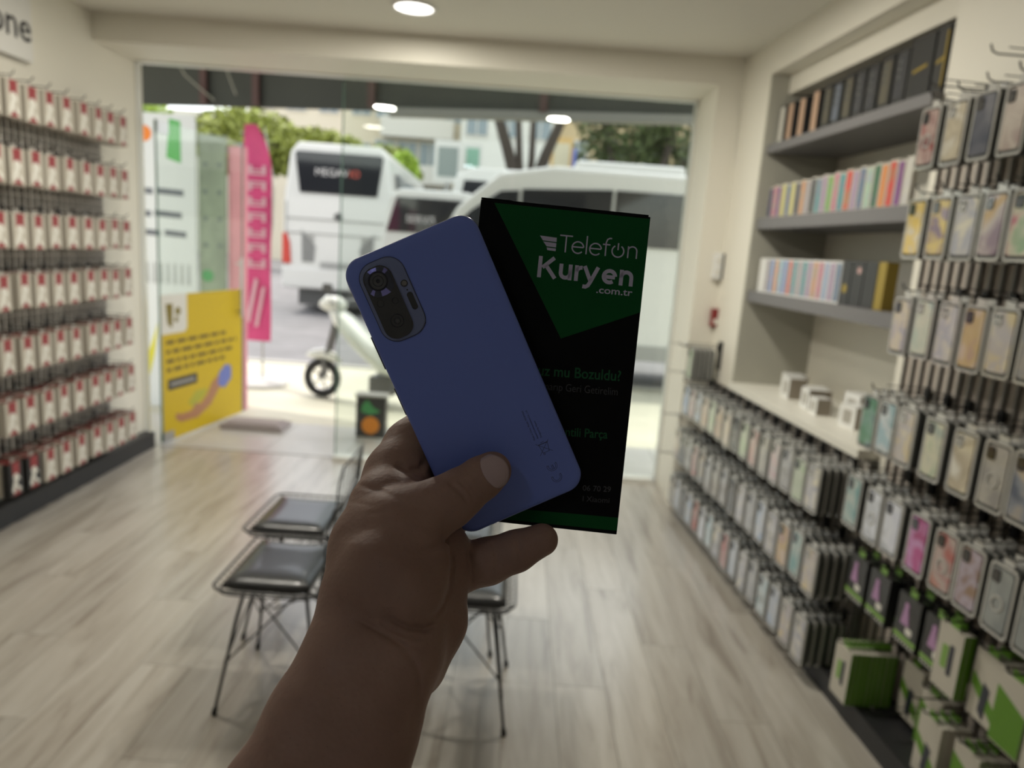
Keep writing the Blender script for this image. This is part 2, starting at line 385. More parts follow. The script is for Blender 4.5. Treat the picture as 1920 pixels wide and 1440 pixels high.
m_shell = mat('blister_plastic', (.50, .49, .46), .22, coat=.6)
m_shelld = mat('blister_back_card', (.085, .09, .085), .5)
m_cam = mat('camera_lens_black', (.025, .025, .03), .15, coat=.5)
PALS = {
 'crimson': [(.16, .03, .04), (.42, .30, .27), (.30, .08, .08)], 'cream': [(.62, .56, .42), (.42, .36, .26), (.70, .68, .60)],
 'navy': [(.045, .05, .08), (.10, .10, .13), (.05, .055, .08)], 'rose clear': [(.40, .32, .28), (.52, .46, .40), (.34, .25, .23)],
 'yellow': [(.52, .48, .42), (.62, .42, .05), (.60, .56, .48)], 'plum and yellow': [(.14, .07, .13), (.58, .42, .08), (.22, .15, .20)],
 'white': [(.62, .60, .56), (.38, .38, .44), (.66, .62, .50)], 'plum': [(.15, .07, .13), (.42, .35, .33), (.42, .25, .07)],
 'leaf green': [(.20, .34, .18), (.55, .50, .38), (.45, .10, .16)], 'lilac': [(.45, .40, .42), (.58, .50, .38), (.35, .32, .38)],
 'mint': [(.44, .52, .44), (.58, .58, .48), (.36, .46, .46)], 'tan': [(.42, .28, .24), (.50, .36, .17), (.56, .44, .36)],
 'gold': [(.60, .50, .30), (.45, .42, .44), (.64, .58, .44)], 'emerald': [(.05, .20, .10), (.18, .32, .26), (.12, .16, .20)],
 'sky blue': [(.36, .50, .56), (.58, .62, .64), (.25, .38, .42)], 'light green': [(.36, .44, .30), (.58, .56, .42), (.30, .36, .32)],
 'grey': [(.28, .27, .26), (.42, .40, .36), (.34, .33, .32)], 'steel blue': [(.08, .10, .15), (.22, .24, .28), (.46, .38, .28)],
 'ice white': [(.56, .58, .68), (.66, .68, .74), (.40, .42, .46)], 'magenta': [(.44, .06, .24), (.52, .26, .50), (.36, .04, .18)],
 'coral': [(.42, .13, .12), (.46, .38, .36), (.48, .24, .20)], 'bronze': [(.22, .13, .08), (.42, .36, .44), (.28, .18, .12)],
 'clear': [(.22, .24, .24), (.30, .32, .31), (.26, .27, .27)], 'pale blue': [(.36, .44, .58), (.50, .52, .56), (.42, .46, .54)],
 'pale green': [(.40, .52, .34), (.48, .52, .42), (.44, .50, .40)], 'peach': [(.56, .40, .30), (.52, .46, .40), (.58, .48, .36)],
 'pink': [(.52, .36, .40), (.50, .46, .46), (.56, .42, .42)], 'red': [(.40, .07, .06), (.44, .30, .28), (.36, .10, .08)],
 'silver': [(.44, .44, .44), (.34, .34, .36), (.50, .50, .48)], 'blue': [(.20, .32, .58), (.44, .48, .56), (.26, .36, .56)],
 'teal': [(.16, .32, .32), (.42, .46, .42), (.22, .36, .36)], 'charcoal': [(.05, .055, .06), (.14, .14, .15), (.08, .08, .085)]}
pal_m = {k: mix_mat('case_' + k.replace(' ', '_'), v, .28, .5, 12) for k, v in PALS.items()}
CW, CHH, CT = .098, .192, .022
def case_pack(pal, ring=False, full=True):
    t = thing('phone_case', '-', 'phone case')
    MB().prism(rrect(-CW / 2, CW / 2, -CHH, 0, .014, 3), .004, CT).build('backing_card', m_shelld, t)
    out = rrect(-CW / 2, CW / 2, -CHH, 0, .014, 3); inn = rrect(-CW / 2 + .006, CW / 2 - .006, -CHH + .006, -.006, .011, 3); n = len(out)
    mb = MB(); v = [(x, .004, z) for x, z in out] + [(x, -.001, z) for x, z in out] + [(x, -.001, z) for x, z in inn] + [(x, .003, z) for x, z in inn]
    mb.add(v, [(a * n + i, a * n + (i + 1) % n, (a + 1) * n + (i + 1) % n, (a + 1) * n + i) for a in range(3) for i in range(n)]); mb.build('blister_rim', m_shell, t)
    if full:
        MB().prism(rrect(-.038, .038, -CHH + .016, -.012, .010, 3), -.002, .004).build('case_back', pal_m[pal], t)
        mb = MB().prism(rrect(-.034, -.006, -.052, -.016, .008, 3), -.0045, -.002, 0)
        for cx, cz in ((-.026, -.026), (-.014, -.026), (-.020, -.042)): mb.prism(disc(cx, cz, .0045, 8), -.0055, -.0045, 1)
        mb.build('camera_island', [m_cam if not pal in ('cream', 'white', 'gold', 'mint') else m_shell, m_cam], t)
        if ring:
            o2, i2 = disc(0, -.105, .022, 18), disc(0, -.105, .017, 18)
            mb = MB(); n2 = 18; v = [(x, -.0045, z) for x, z in o2] + [(x, -.0045, z) for x, z in i2] + [(x, -.002, z) for x, z in o2] + [(x, -.002, z) for x, z in i2]
            mb.add(v, [(i, (i + 1) % n2, n2 + (i + 1) % n2, n2 + i) for i in range(n2)] + [(i, (i + 1) % n2, 2 * n2 + (i + 1) % n2, 2 * n2 + i) for i in range(n2)])
            mb.build('magnet_ring', m_shell, t)
    MB().prism(rrect(-.018, .018, -.002, .024, .005, 2), .009, .011).build('hang_tab', m_shell, t)
    return t
protos = {}
def case_at(pal, full, Y, c, z, label, ring=False):
    key = (pal, full, ring) if full else ('plain', False, False)
    first = key not in protos
    if first: protos[key] = case_pack(pal, ring, full)
    p = protos[key]; loc = W(Y, c, z); rz = RZ + random.uniform(-.04, .04)
    if first:
        p.location = loc; p.rotation_euler = (0, 0, rz); p['label'] = label; p['group'] = 'phone cases on the right racks'; return p
    return dup(p, loc, rz, label, 'phone cases on the right racks')
POS = ['front', 'second', 'third', 'fourth', 'fifth', 'sixth', 'seventh']
def stack(pal, Y, cf, z, n, rowname, idx, step=.026, ring=False, col=None):
    for k in range(n):
        jy = random.uniform(-.004, .004) if k else 0
        if k == 0: lb = f'{pal} phone case, front of {ORD[idx]} hook from doorway, {rowname}'
        else: lb = f'phone case {POS[k]} in stack, {ORD[idx]} hook, {rowname}'
        case_at(pal, k == 0, Y + jy, cf + k * step, z + random.uniform(-.003, .003), lb, ring)
tall = [
 ('top row of tall rack', 2.135, [(2.40, 'crimson', 1), (2.275, 'cream', 0), (2.155, 'navy', 0), (2.035, 'rose clear', 0), (1.915, 'cream', 0), (1.79, 'plum', 0), (1.67, 'grey', 0)], 2),
 ('second row of tall rack', 1.848, [(2.39, 'yellow', 0), (2.27, 'plum and yellow', 0), (2.15, 'white', 0), (2.04, 'plum', 0), (1.93, 'leaf green', 0), (1.81, 'gold', 0), (1.69, 'lilac', 0)], 2),
 ('third row of tall rack', 1.535, [(2.375, 'lilac', 0), (2.26, 'mint', 0), (2.145, 'white', 0), (2.035, 'tan', 0), (1.925, 'gold', 0), (1.81, 'steel blue', 0), (1.69, 'cream', 0)], 2),
 ('fourth row of tall rack', 1.185, [(2.45, 'emerald', 0), (2.345, 'sky blue', 0), (2.24, 'gold', 0), (2.10, 'light green', 0), (1.97, 'cream', 0), (1.845, 'grey', 1), (1.74, 'steel blue', 0), (1.63, 'rose clear', 0)], 4),
 ('fifth row of tall rack', .88, [(2.465, 'teal', 0), (2.335, 'ice white', 1), (2.225, 'ice white', 0), (2.09, 'magenta', 0), (1.965, 'coral', 1), (1.86, 'bronze', 0), (1.745, 'clear', 1), (1.63, 'clear', 0)], 4)]
for rn, z, items, n in tall:
    for i, (y, pal, ring) in enumerate(items):
        yc = y
        stack(pal, yc, 1.453 if n > 2 else 1.46, z, n, rn, i, step=.030, ring=bool(ring))
        hook(rr_, (2.62 - yc), z + .010, .215)
low_pals = [
 ['blue', 'pink', 'pale blue', 'peach', 'pale green', 'peach', 'lilac', 'charcoal', 'pale green', 'coral', 'grey', 'pink', 'silver', 'pale green', 'white', 'white'],
 ['lilac', 'charcoal', 'silver', 'coral', 'steel blue', 'silver', 'grey', 'silver', 'charcoal', 'white', 'silver', 'pale blue', 'white', 'tan', 'teal', 'gold'],
 ['grey', 'pale blue', 'charcoal', 'pale blue', 'red', 'ice white', 'sky blue', 'white', 'red', 'pale blue', 'white', 'silver', 'sky blue', 'pale blue', 'gold', 'white']]
for ri, (z, rn, cnt) in enumerate([(.845, 'upper row of low rack', 15), (.555, 'middle row of low rack', 16), (.262, 'bottom row of low rack', 16)]):
    for i in range(cnt):
        y = 4.345 - i * .117
        nst = 5 if i >= cnt - 2 else 4
        stack(low_pals[ri][i], y, 1.44 - (.035 if ri else .01), z + random.uniform(-.006, .006), nst, rn, i, step=.034 if ri else .031, ring=(i % 5 == 2))
        hook(rl, (4.42 - y), z + .010, .19)
# cases hanging alone at the pier beside the window
for k, (pal, z) in enumerate([('pale green', 1.075)]):
    for j in range(5):
        case_at(pal, j == 0, 4.33, 1.42 + j * .028, z, f'phone case, {POS[j]} on the lone hook below the red box by window', False)
hp = thing('hook_bracket', 'lone black hook bracket on the pier below the small red box', 'hook', W(4.33, 1.60, 1.08), RZ)
hook_mesh(.26).build('hook', m_wire, hp)
MB().box(-.02, .03, -.012, -.002, -.12, .05).build('upright', m_wire, hp)
# four empty wire hooks reaching past the last cases
for q, z in enumerate([1.08, .90, .62, .36]):
    e = thing('empty_hook', ['topmost', 'second highest', 'third highest', 'lowest'][q] + ' empty white wire hook jutting from pier beside the window', 'hook', (1.10, 4.52, z), -PI / 2, 'empty hooks beside the window')
    MB().tube([(0, 0, 0), (0, -.10, 0), (.0, -.115, .02)], .004, 6).tube([(.03, 0, 0), (.03, -.10, 0), (.03, -.115, .02)], .004, 6).box(-.01, .04, -.01, 0, -.015, .015).build('wires', mat('white_wire', (.6, .6, .56), .4), e)

# ------------------------------------------------------------------ kids' packs and green-white accessory boxes
m_kblk = mat('pack_black', (.022, .023, .023), .35, coat=.3); m_kgrn = mat('pack_green', (.20, .36, .08), .4); m_kpnk = mat('pack_pink', (.42, .24, .42), .4)
m_gwh = mat('box_white_card', (.50, .47, .40), .45); m_ggr = mat('box_green_card', (.10, .24, .015), .4); m_gdk = mat('box_picture_dark', (.03, .035, .05), .3)
def kid_pack():
    t = thing('accessory_pack', '-', 'pack')
    MB().box(-.055, .055, 0, .035, -.17, 0).build('carton', m_kblk, t)
    MB().prism([(-.055, -.152), (.055, -.152), (.055, -.136), (-.055, -.136)], -.001, 0).build('green_band', m_kgrn, t)
    MB().prism([(-.03, -.10), (.012, -.10), (.0, -.045), (-.02, -.045)], -.0015, 0).prism(disc(-.01, -.036, .011, 10), -.0015, 0).build('pink_picture', m_kpnk, t)
    MB().prism(rrect(-.0, .03, -.125, -.103, .004, 2), -.0015, 0).build('white_picture', m_prw, t)
    mb = MB()
    for q in range(7): mb.prism(disc(-.045 + .015 * q, -.160, .0042, 6), -.001, 0)
    stuff(mb.build('icon_row', m_prw, t))
    MB().prism(rrect(-.018, .018, 0, .026, .005, 2), .008, .010).build('hang_tab', m_kgrn, t)
    return t
kp = kid_pack()
for i, y in enumerate([2.40, 2.265, 2.10, 1.965]):
    for k in range(2):
        lb = f'black pink and green accessory pack, {"front" if k == 0 else "rear"}, {ORD[i]} hook from the doorway end'
        place(kp, W(y, 1.475 + .05 * k, .605), RZ, lb, 'black accessory packs')
    hook(rr_, 2.62 - y, .62, .20)
def white_box(wd, h, t_, green_side, pic):
    t = thing('accessory_box', '-', 'box')
    mb = MB().box(-wd / 2, wd / 2, 0, t_, -h, 0)
    if green_side: mb.mi[5] = 1; mb.mi[4] = 1; mb.mi[0] = 1
    mb.build('carton', [m_gwh, m_ggr], t)
    if pic == 0:
        MB().prism(rrect(.005, .022, -h * .72, -h * .25, .004, 2), -.0015, 0).build('cable_picture', m_gdk, t)
        MB().prism(rrect(-.025, 0, -h * .66, -h * .30, .004, 2), -.001, 0).build('green_print', m_kgrn, t)
    elif pic == 1:
        MB().prism([(-wd / 2 + .002, -h * .55), (wd / 2 - .004, -h * .9), (wd / 2 - .004, -h * .70), (-wd / 2 + .002, -h * .35)], -.001, 0).build('green_print', m_ggr, t)
        MB().prism([(-.01, -h * .85), (.012, -h * .95), (.02, -h * .48), (-.004, -h * .42)], -.002, 0).build('device_picture', m_gdk, t)
    else:
        MB().prism([(-wd / 2 + .001, -h * .98), (wd / 2 - .001, -h * .98), (wd / 2 - .001, -h * .4), (-wd / 2 + .001, -h * .2)], -.001, 0).build('green_print', m_ggr, t)
    MB().prism(rrect(-.02, .02, 0, .022, .004, 2), .006, .008).build('hang_tab', m_ggr, t)
    return t
wb = [white_box(.10, .20, .017, True, 0), white_box(.10, .20, .03, False, 1), white_box(.10, .20, .03, False, 2)]
kinds = ['white box with green sides', 'white box with slanted green print', 'white and green box']
spots = [(2.34, 1.44, .285, 0, 9, 'lower'), (2.20, 1.60, .31, 1, 1, 'lower'), (2.07, 1.58, .29, 2, 2, 'lower'), (1.95, 1.50, .285, 1, 3, 'lower'), (1.82, 1.52, .285, 2, 3, 'lower'), (1.69, 1.50, .285, 0, 3, 'lower'),
         (1.90, 1.47, .615, 0, 2, 'upper'), (1.785, 1.50, .60, 1, 3, 'upper'), (1.67, 1.48, .60, 2, 3, 'upper'), (1.56, 1.48, .60, 0, 3, 'upper')]
for i, (y, c, z, kd, n, row) in enumerate(spots):
    for k in range(n):
        th = .0185 if kd == 0 else .032
        pl = 'front' if k == 0 else ORD[k] + ' from the front'
        lb = f'{kinds[kd]}, {pl}, {ORD[i if i < 6 else i - 6]} {row} hook under tall rack'
        place(wb[kd], W(y, c + k * th, z), RZ + random.uniform(-.02, .02), lb, 'green and white accessory boxes')
    hook(rr_, 2.62 - y, z + .014, 1.655 - c + .04)
for i, (y, z) in enumerate([(2.52, .60), (2.50, .33), (2.28, .44), (2.15, .16), (1.98, .33), (1.75, .34), (2.0, 2.33), (1.88, 2.38), (2.42, 2.19), (1.80, 2.28), (2.16, 2.22)]):
    hook(rr_, 2.62 - y, z, .215)

# sign above the tall rack
sg2 = thing('wall_sign', 'white wall sign above the tall rack, only its first dark letter edge showing', 'sign', W(1.98, 1.655, 2.40), RZ)
MB().box(0, 1.3, -.045, 0, -.13, .19).build('board', m_sign, sg2, bevel=.006)
text_mesh('lettering', 'C', .22, m_ink, sg2, (.025, -.0465, -.02), offset=.002)

# ------------------------------------------------------------------ niche shelves
def shelf(z0, z1, label):
    o = quadwall('shelf', 2.68, 4.083, 1.62, 2.02, z0, z1, m_grey); tag(o, label, 'shelf', None); return o
shelf(2.205, 2.25, 'top grey niche shelf carrying the dark phone boxes')
shelf(1.80, 1.86, 'middle grey niche shelf carrying the colourful boxes')
shelf(1.40, 1.46, 'lowest grey niche shelf carrying the white boxes')
# top shelf: upright boxes
m_bdk = mat('box_black_card', (.028, .028, .030), .35); m_bgold = mat('box_gold_print', (.36, .26, .05), .35, .5)
def phone_box(name, wd, h, t_, body, faces, label, Y, z, c=1.66, group=None):
    'faces: list of (kind, material)'
    t = thing(name, label, 'box', W(Y, c, z), RZ, group)
    MB().box(-wd / 2, wd / 2, 0, t_, 0, h).build('carton', body, t)
    for kd, m in faces:
        if kd == 'panel': MB().prism(rrect(-wd / 2 + .006, wd / 2 - .006, .008, h - .008, .004, 2), -.001, 0).build('front_print', m, t)
        if kd == 'phone':
            MB().prism(rrect(-wd * .34, wd * .34, .03, h - .02, .008, 3), -.001, 0).build('phone_picture', m, t)
            mb = MB()
            for q in range(3): mb.prism(disc(-wd * .12, h - .045 - .028 * q, .010, 10), -.002, -.001)
            mb.build('lens_picture', m_shelld if m is not m_shelld else m_bdk, t)
        if kd == 'stripe': MB().prism([(-wd * .3, h * .45), (wd * .3, h * .5), (wd * .3, h * .55), (-wd * .3, h * .5)], -.001, 0).build('gold_print', m, t)
        if kd == 'edge': MB().box(wd / 2 - .012, wd / 2 - .004, -.001, 0, .02, h - .02).build('gold_edge', m, t)
    return t
m_pdk = mat('print_phone_dark', (.06, .062, .07), .25); m_pbl = mat('print_phone_blue', (.14, .16, .20), .3)
m_cop = mat('print_copper', (.50, .33, .23), .35); m_wht = mat('print_plain_white', (.62, .60, .54), .4); m_olv = mat('print_olive', (.11, .10, .075), .35)
top = [(4.03, .065, .20, 'panel', m_wht, 'slim box with a white front'), (3.93, .065, .20, 'panel', m_cop, 'slim box with a copper front'), (3.80, .065, .20, 'panel', m_cop, 'slim box with a rose copper front'),
       (3.66, .065, .205, 'panel', m_cop, 'slim box with a pale copper front'), (3.545, .075, .205, 'phone', m_olv, 'black box with an olive phone picture'), (3.455, .075, .205, 'phone', m_pbl, 'black box with a blue phone picture'),
       (3.36, .08, .21, 'phone', m_olv, 'black box with a brown phone picture'), (3.265, .08, .21, 'phone', m_pdk, 'black box with a dark phone picture'), (3.17, .085, .21, 'phone', m_pdk, 'black box with a grey phone picture'),
       (3.07, .085, .215, 'phone', m_olv, 'dark box with triple lens picture'), (2.97, .085, .215, 'phone', m_pdk, 'dark box with large lens picture')]
LOWN = ['farthest', 'second farthest', 'third farthest', 'fourth farthest', 'fifth', 'sixth', 'seventh', 'eighth', 'ninth', 'tenth', 'eleventh', 'twelfth', 'thirteenth', 'fourteenth', 'fifteenth', 'sixteenth', 'seventeenth', 'eighteenth', 'nineteenth', 'twentieth', 'twenty-first', 'twenty-second', 'twenty-third', 'twenty-fourth', 'twenty-fifth', 'twenty-sixth']
for i, (y, wd, h, kd, m, lb) in enumerate(top):
    phone_box('phone_box', wd, h, .045, m_bdk, [(kd, m)], f'{lb}, {LOWN[i]} from the window on the top shelf', y, 2.25, group='boxes on the top shelf')
phone_box('phone_box', .14, .23, .06, m_bdk, [('stripe', m_bgold)], 'wide black box with slanted gold print on the top shelf', 2.85, 2.25, group='boxes on the top shelf')
phone_box('phone_box', .065, .235, .06, m_bdk, [('edge', m_bgold), ('stripe', m_bgold)], 'black box with gold edge, nearest on the top shelf', 2.735, 2.25, group='boxes on the top shelf')
# middle shelf
INK = {'navy': (.04, .05, .12), 'pink': (.50, .16, .24), 'plum': (.20, .06, .22), 'steel blue': (.10, .16, .25), 'charcoal': (.03, .035, .045), 'peach': (.52, .25, .12), 'silver': (.34, .30, .32), 'teal': (.05, .25, .28),
       'lilac': (.34, .24, .36), 'leaf green': (.20, .36, .10), 'red': (.55, .06, .05), 'mint': (.34, .46, .36), 'emerald': (.03, .12, .06), 'white': (.55, .53, .48), 'blue': (.12, .22, .48), 'coral': (.55, .25, .12), 'sky blue': (.22, .40, .50), 'pale blue': (.28, .36, .50)}
def ink(n_): c = INK[n_]; d = (c[2] * .7 + .08, c[0] * .6 + .06, c[1] * .8 + .12); return mix_mat('ink_' + n_.replace(' ', '_'), [c, c, tuple(.6 * a + .4 * b for a, b in zip(c, d))], .4, .1, 18)
m_bw = mat('box_off_white', (.55, .52, .46), .4)
cols = [('navy', 'dark navy'), ('pink', 'pink'), ('plum', 'purple'), ('y', 'yellow'), ('steel blue', 'blue grey'), ('y', 'pale yellow'), ('charcoal', 'charcoal'), ('peach', 'orange and grey'), ('silver', 'silver'), ('charcoal', 'black'),
        ('teal', 'blue and orange'), ('lilac', 'lilac'), ('leaf green', 'green'), ('pink', 'rose'), ('teal', 'teal'), ('red', 'red'), ('lilac', 'mauve'), ('steel blue', 'slate'), ('mint', 'pale mint'), ('emerald', 'dark green'), ('o', 'orange'), ('red', 'bright red'), ('plum', 'violet'), ('white', 'white')]
m_y = mat('print_yellow', (.55, .50, .16), .35); m_o = mat('print_orange', (.60, .22, .06), .35)
y = 4.055
for i, (c_, nm) in enumerate(cols):
    wd = .048 + (.006 if i % 3 == 0 else 0)
    m = m_y if c_ == 'y' else m_o if c_ == 'o' else ink(c_)
    phone_box('case_box', wd, .165 + .006 * (i % 2) + .015 * (i / 24), .02, m_bw, [('panel', m)], f'white edged box with {nm} front, {LOWN[i]} on the middle shelf', y - wd / 2, 1.86, c=1.655, group='boxes on the middle shelf')
    y -= wd + .0035
# lowest shelf
y = 4.05
cols3 = ['w', 'silver', 'blue', 'coral', 'sky blue', 'blue', 'red', 'teal', 'silver', 'teal', 'lilac', 'peach', 'pink', 'pale blue', 'lilac', 'steel blue']
nm3 = ['plain white', 'silver', 'blue', 'orange', 'sky blue', 'deep blue', 'red', 'green', 'silver grey', 'teal', 'lilac', 'peach', 'pink', 'pale blue', 'mauve', 'indigo']
for i, c_ in enumerate(cols3):
    wd = .085 if i == 0 else .048
    phone_box('case_box', wd, .185, .025, m_white, [] if c_ == 'w' else [('panel', ink(c_))], f'white box with {nm3[i]} front, {LOWN[i]} on the lowest shelf', y - wd / 2, 1.46, c=1.655, group='white boxes on the lowest shelf')
    y -= wd + .005
for i, (wd, m, lb, fc) in enumerate([(.075, m_bdk, 'black box with a round gold print beside the white boxes', 'g'), (.09, m_bdk, 'dark box with a small pink dot', 'p'), (.09, m_bdk, 'plain dark box next to the golden box', 'n'), (.055, m_bgold, 'golden yellow box at the near end', 'n')]):
    t = phone_box('phone_box', wd, .19, .05, m, [], lb + ', lowest shelf', y - wd / 2, 1.46, c=1.655, group='dark boxes on the lowest shelf')
    if fc == 'g': MB().prism(disc(0, .07, .02, 16), -.001, 0).build('gold_print', m_bgold, t)
    if fc == 'p': MB().prism(disc(.01, .15, .014, 14), -.001, 0).build('pink_dot', mat('print_dot_pink', (.55, .35, .33), .4), t)
    y -= wd + .006
# counter: small white charger boxes
m_bs = mat('box_brown_side', (.28, .24, .19), .5)
cb = [(3.86, 1.80, .13, .10, .105), (3.72, 1.74, .11, .09, .11), (3.58, 1.79, .07, .09, .09), (3.46, 1.72, .10, .11, .10), (3.33, 1.70, .08, .07, .08), (3.22, 1.82, .12, .09, .13), (3.08, 1.73, .10, .09, .10), (2.95, 1.77, .11, .10, .11), (2.84, 1.72, .08, .08, .10)]
for i, (y, c, wd, dp, h) in enumerate(cb):
    t = thing('charger_box', f'small white box with brown side, {LOWN[i]} from the window on the counter', 'box', W(y, c, .925), RZ + random.uniform(-.25, .25), 'small boxes on the counter')
    mb = MB().box(-wd / 2, wd / 2, 0, dp, 0, h); mb.mi[5] = 1; mb.mi[1] = 0; mb.build('carton', [m_white, m_bs], t)
    MB().prism(rrect(-wd * .25, wd * .25, h * .2, h * .8, .006, 2), -.001, 0).build('plug_picture', m_prg, t)
# meter and red alarm box on the pier
t = thing('meter_box', 'white and black electrical box on the pier right of the window', 'box', (1.19, 4.5, 1.50))
MB().box(0, .05, -.05, 0, 0, .16).build('white_half', m_white, t, bevel=.008); MB().box(.052, .085, -.045, 0, .0, .16).build('black_half', m_dark, t, bevel=.006)
MB().box(.087, .14, -.05, 0, .01, .14).build('cover', m_frame, t, bevel=.01)
MB().prism(disc(.025, .045, .016, 14), -.054, -.05).prism(disc(.025, .115, .016, 14), -.054, -.05).build('socket', m_prw, t)
t = thing('alarm_box', 'small dark red fire alarm box on the pier below electrical box', 'alarm', (1.215, 4.5, 1.205))
MB().box(0, .085, -.05, 0, 0, .115).build('housing', mat('alarm_red', (.22, .008, .012), .3, coat=.4), t, bevel=.006)
MB().prism(rrect(.012, .040, .02, .05, .004, 2), -.052, -.05).build('label_plate', m_prw, t)
# thin cable down the pier
tag(MB().tube([(1.20, 4.49, 2.62), (1.235, 4.488, 2.5), (1.26, 4.492, 2.0), (1.25, 4.492, 1.68)], .003, 5).build('cable', m_prw), 'thin pale cable running down the pier to the electrical box', 'cable')
# ------------------------------------------------------------------ wire chairs
m_pad = mat('black_leather_pad', (.022, .023, .025), .30, coat=.2, bump=.25, bscale=14)
m_cw = mat('chair_black_wire', (.012, .012, .013), .3, spec=.6)
m_rub = mat('rubber_foot', (.01, .01, .01), .7)
def seat_z(x, y): return .445 + .012 * (abs(x) / .22) ** 2.5 + .010 * (abs(y) / .18) ** 3
def make_chair():
    t = thing('wire_chair', '-', 'chair')
    rim = lambda a, b, r, dz: [(x, y, seat_z(x, y) + dz) for x, y in rrect(-a, a, -b, b, r, 6)]
    MB().tube(rim(.220, .178, .05, 0), .0045, 6, closed=True).tube(rim(.205, .163, .045, -.018), .0035, 6, closed=True).build('seat_rim', m_cw, t, smooth=True)
    mb = MB()
    for k in range(13):
        x = -.198 + .033 * k
        yy = .178 if abs(x) < .175 else .160
        mb.tube([(x, y, seat_z(x, y) - (.004 if abs(y) > .15 else .016)) for y in (-yy, -.12, 0, .12, yy)], .0016, 4)
    for k in range(11):
        y = -.155 + .031 * k
        mb.tube([(x, y, seat_z(x, y) - (.004 if abs(x) > .19 else .016)) for x in (-.219, -.15, 0, .15, .219)], .0016, 4)
    stuff(mb.build('seat_wires', m_cw, t))
    n = 12; v = []; f = []
    for side in (1, 0):
        for j in range(n + 1):
            for i in range(n + 1):
                u, q = -1 + 2 * i / n, -1 + 2 * j / n
                e = max(abs(u), abs(q)); puff = .020 * (1 - e ** 6) if side else 0
                v.append((u * .178, q * .140 - .008, seat_z(u * .178, q * .14) - .002 + puff + (.010 if side else -.006)))
    o2 = (n + 1) ** 2
    for j in range(n):
        for i in range(n):
            a = j * (n + 1) + i; f.append((a, a + 1, a + n + 2, a + n + 1)); f.append((o2 + a + n + 1, o2 + a + n + 2, o2 + a + 1, o2 + a))
    for i in range(n):
        for a, b in ((i, i + 1), (n * (n + 1) + i + 1, n * (n + 1) + i), ((i + 1) * (n + 1), i * (n + 1)), (i * (n + 1) + n, (i + 1) * (n + 1) + n)): f.append((a, a + o2, b + o2, b))
    MB().add(v, f).build('seat_pad', m_pad, t, smooth=True)
    # back
    bx = lambda x, h: (x, .178 + .05 * h / .30 - .03 * (x / .2) ** 2 * (h / .3), .448 + h)
    MB().tube([bx(-.195, 0), bx(-.195, .22), bx(-.17, .285), bx(-.1, .30), bx(.1, .30), bx(.17, .285), bx(.195, .22), bx(.195, 0)], .0045, 6).build('back_rim', m_cw, t, smooth=True)
    mb = MB()
    for k in range(11): x = -.165 + .033 * k; mb.tube([bx(x, 0), bx(x, .15), bx(x, .292)], .0016, 4)
    for k in range(8): h = .033 + .033 * k; mb.tube([bx(-.19, h), bx(0, h), bx(.19, h)], .0016, 4)
    stuff(mb.build('back_wires', m_cw, t))
    for sx in (-1, 1):
        for sy in (-1, 1):
            lg = MB().tube([(sx * .10, sy * .10, .435), (sx * .135, sy * .125, .30), (sx * .20, sy * .170, .012)], [.0065, .0065, .0055], 7).build('leg', m_cw, t, smooth=True)
            MB().tube([(sx * .198, sy * .168, .022), (sx * .2015, sy * .1715, 0)], .009, 8).build('rubber_foot', m_rub, lg)
    mb = MB()
    for sx in (-1, 1):
        mb.tube([(sx * .10, -.10, .43), (sx * .165, .15, .17)], .0032, 5).tube([(sx * .10, .10, .43), (sx * .165, -.15, .17)], .0032, 5)
        mb.tube([(-.10, sx * .10, .43), (.165, sx * .15, .17)], .0032, 5).tube([(.10, sx * .10, .43), (-.165, sx * .15, .17)], .0032, 5)
    mb.tube([(.13, 0, .36), (0, .12, .36), (-.13, 0, .36), (0, -.12, .36)], .003, 5, closed=True)
    mb.box(-.12, .12, -.105, -.095, .43, .438).box(-.12, .12, .095, .105, .43, .438)
    mb.build('cross_bracing', m_cw, t)
    return t
ch = make_chair()
grp = 'wire chairs in the middle of the shop'
for i, (x, y, rz, lb) in enumerate([(-.745, 2.315, -PI / 2, 'black wire chair with leather pad, front left, nearest the camera'), (-.825, 2.775, -PI / 2, 'black wire chair with leather pad, behind the front left chair'),
                                    (-.115, 2.315, PI / 2, 'black wire chair with leather pad, front right, behind the hand'), (-.18, 2.775, PI / 2, 'black wire chair with leather pad, rear right, mostly hidden behind the hand')]):
    if i == 0: ch.location = (x, y, 0); ch.rotation_euler = (0, 0, rz); ch['label'] = lb; ch['group'] = grp
    else: dup(ch, (x, y, 0), rz, lb, grp)

# ------------------------------------------------------------------ outside: ground, porch, canopy
GZ = -.12
m_porch = mat('pale_porch_tile', (.50, .49, .47), .3, noise=.06, nscale=4)
pch = slab('floor_porch', -4.2, 3.0, 5.02, 5.9, -.25, -.014, mat('porch_mortar', (.3, .29, .27), .8))
for i in range(12):
    for j in range(2):
        if i == 0 and j == 0: tl = MB().box(0, .594, 0, .434, -.014, -.002).build('tile', m_porch, pch, (-4.2, 5.025, 0))
        else: c = tl.copy(); COL.objects.link(c); c.location = (-4.2 + .6 * i, 5.025 + .438 * j, 0)
slab('ground_pavement', -12, 12, 5.9, 9.4, -.5, GZ, mat('pale_concrete_pavement', (.55, .53, .43), .7, noise=.10, nscale=1.5, bump=.2, bscale=40))
slab('ground_road', -40, 40, 9.4, 62, -.6, GZ - .05, mat('asphalt', (.20, .195, .20), .8, noise=.15, nscale=2, bump=.3, bscale=50))
slab('kerb', -12, 12, 9.32, 9.46, -.5, GZ + .02, mat('kerb_stone', (.42, .41, .38), .7))
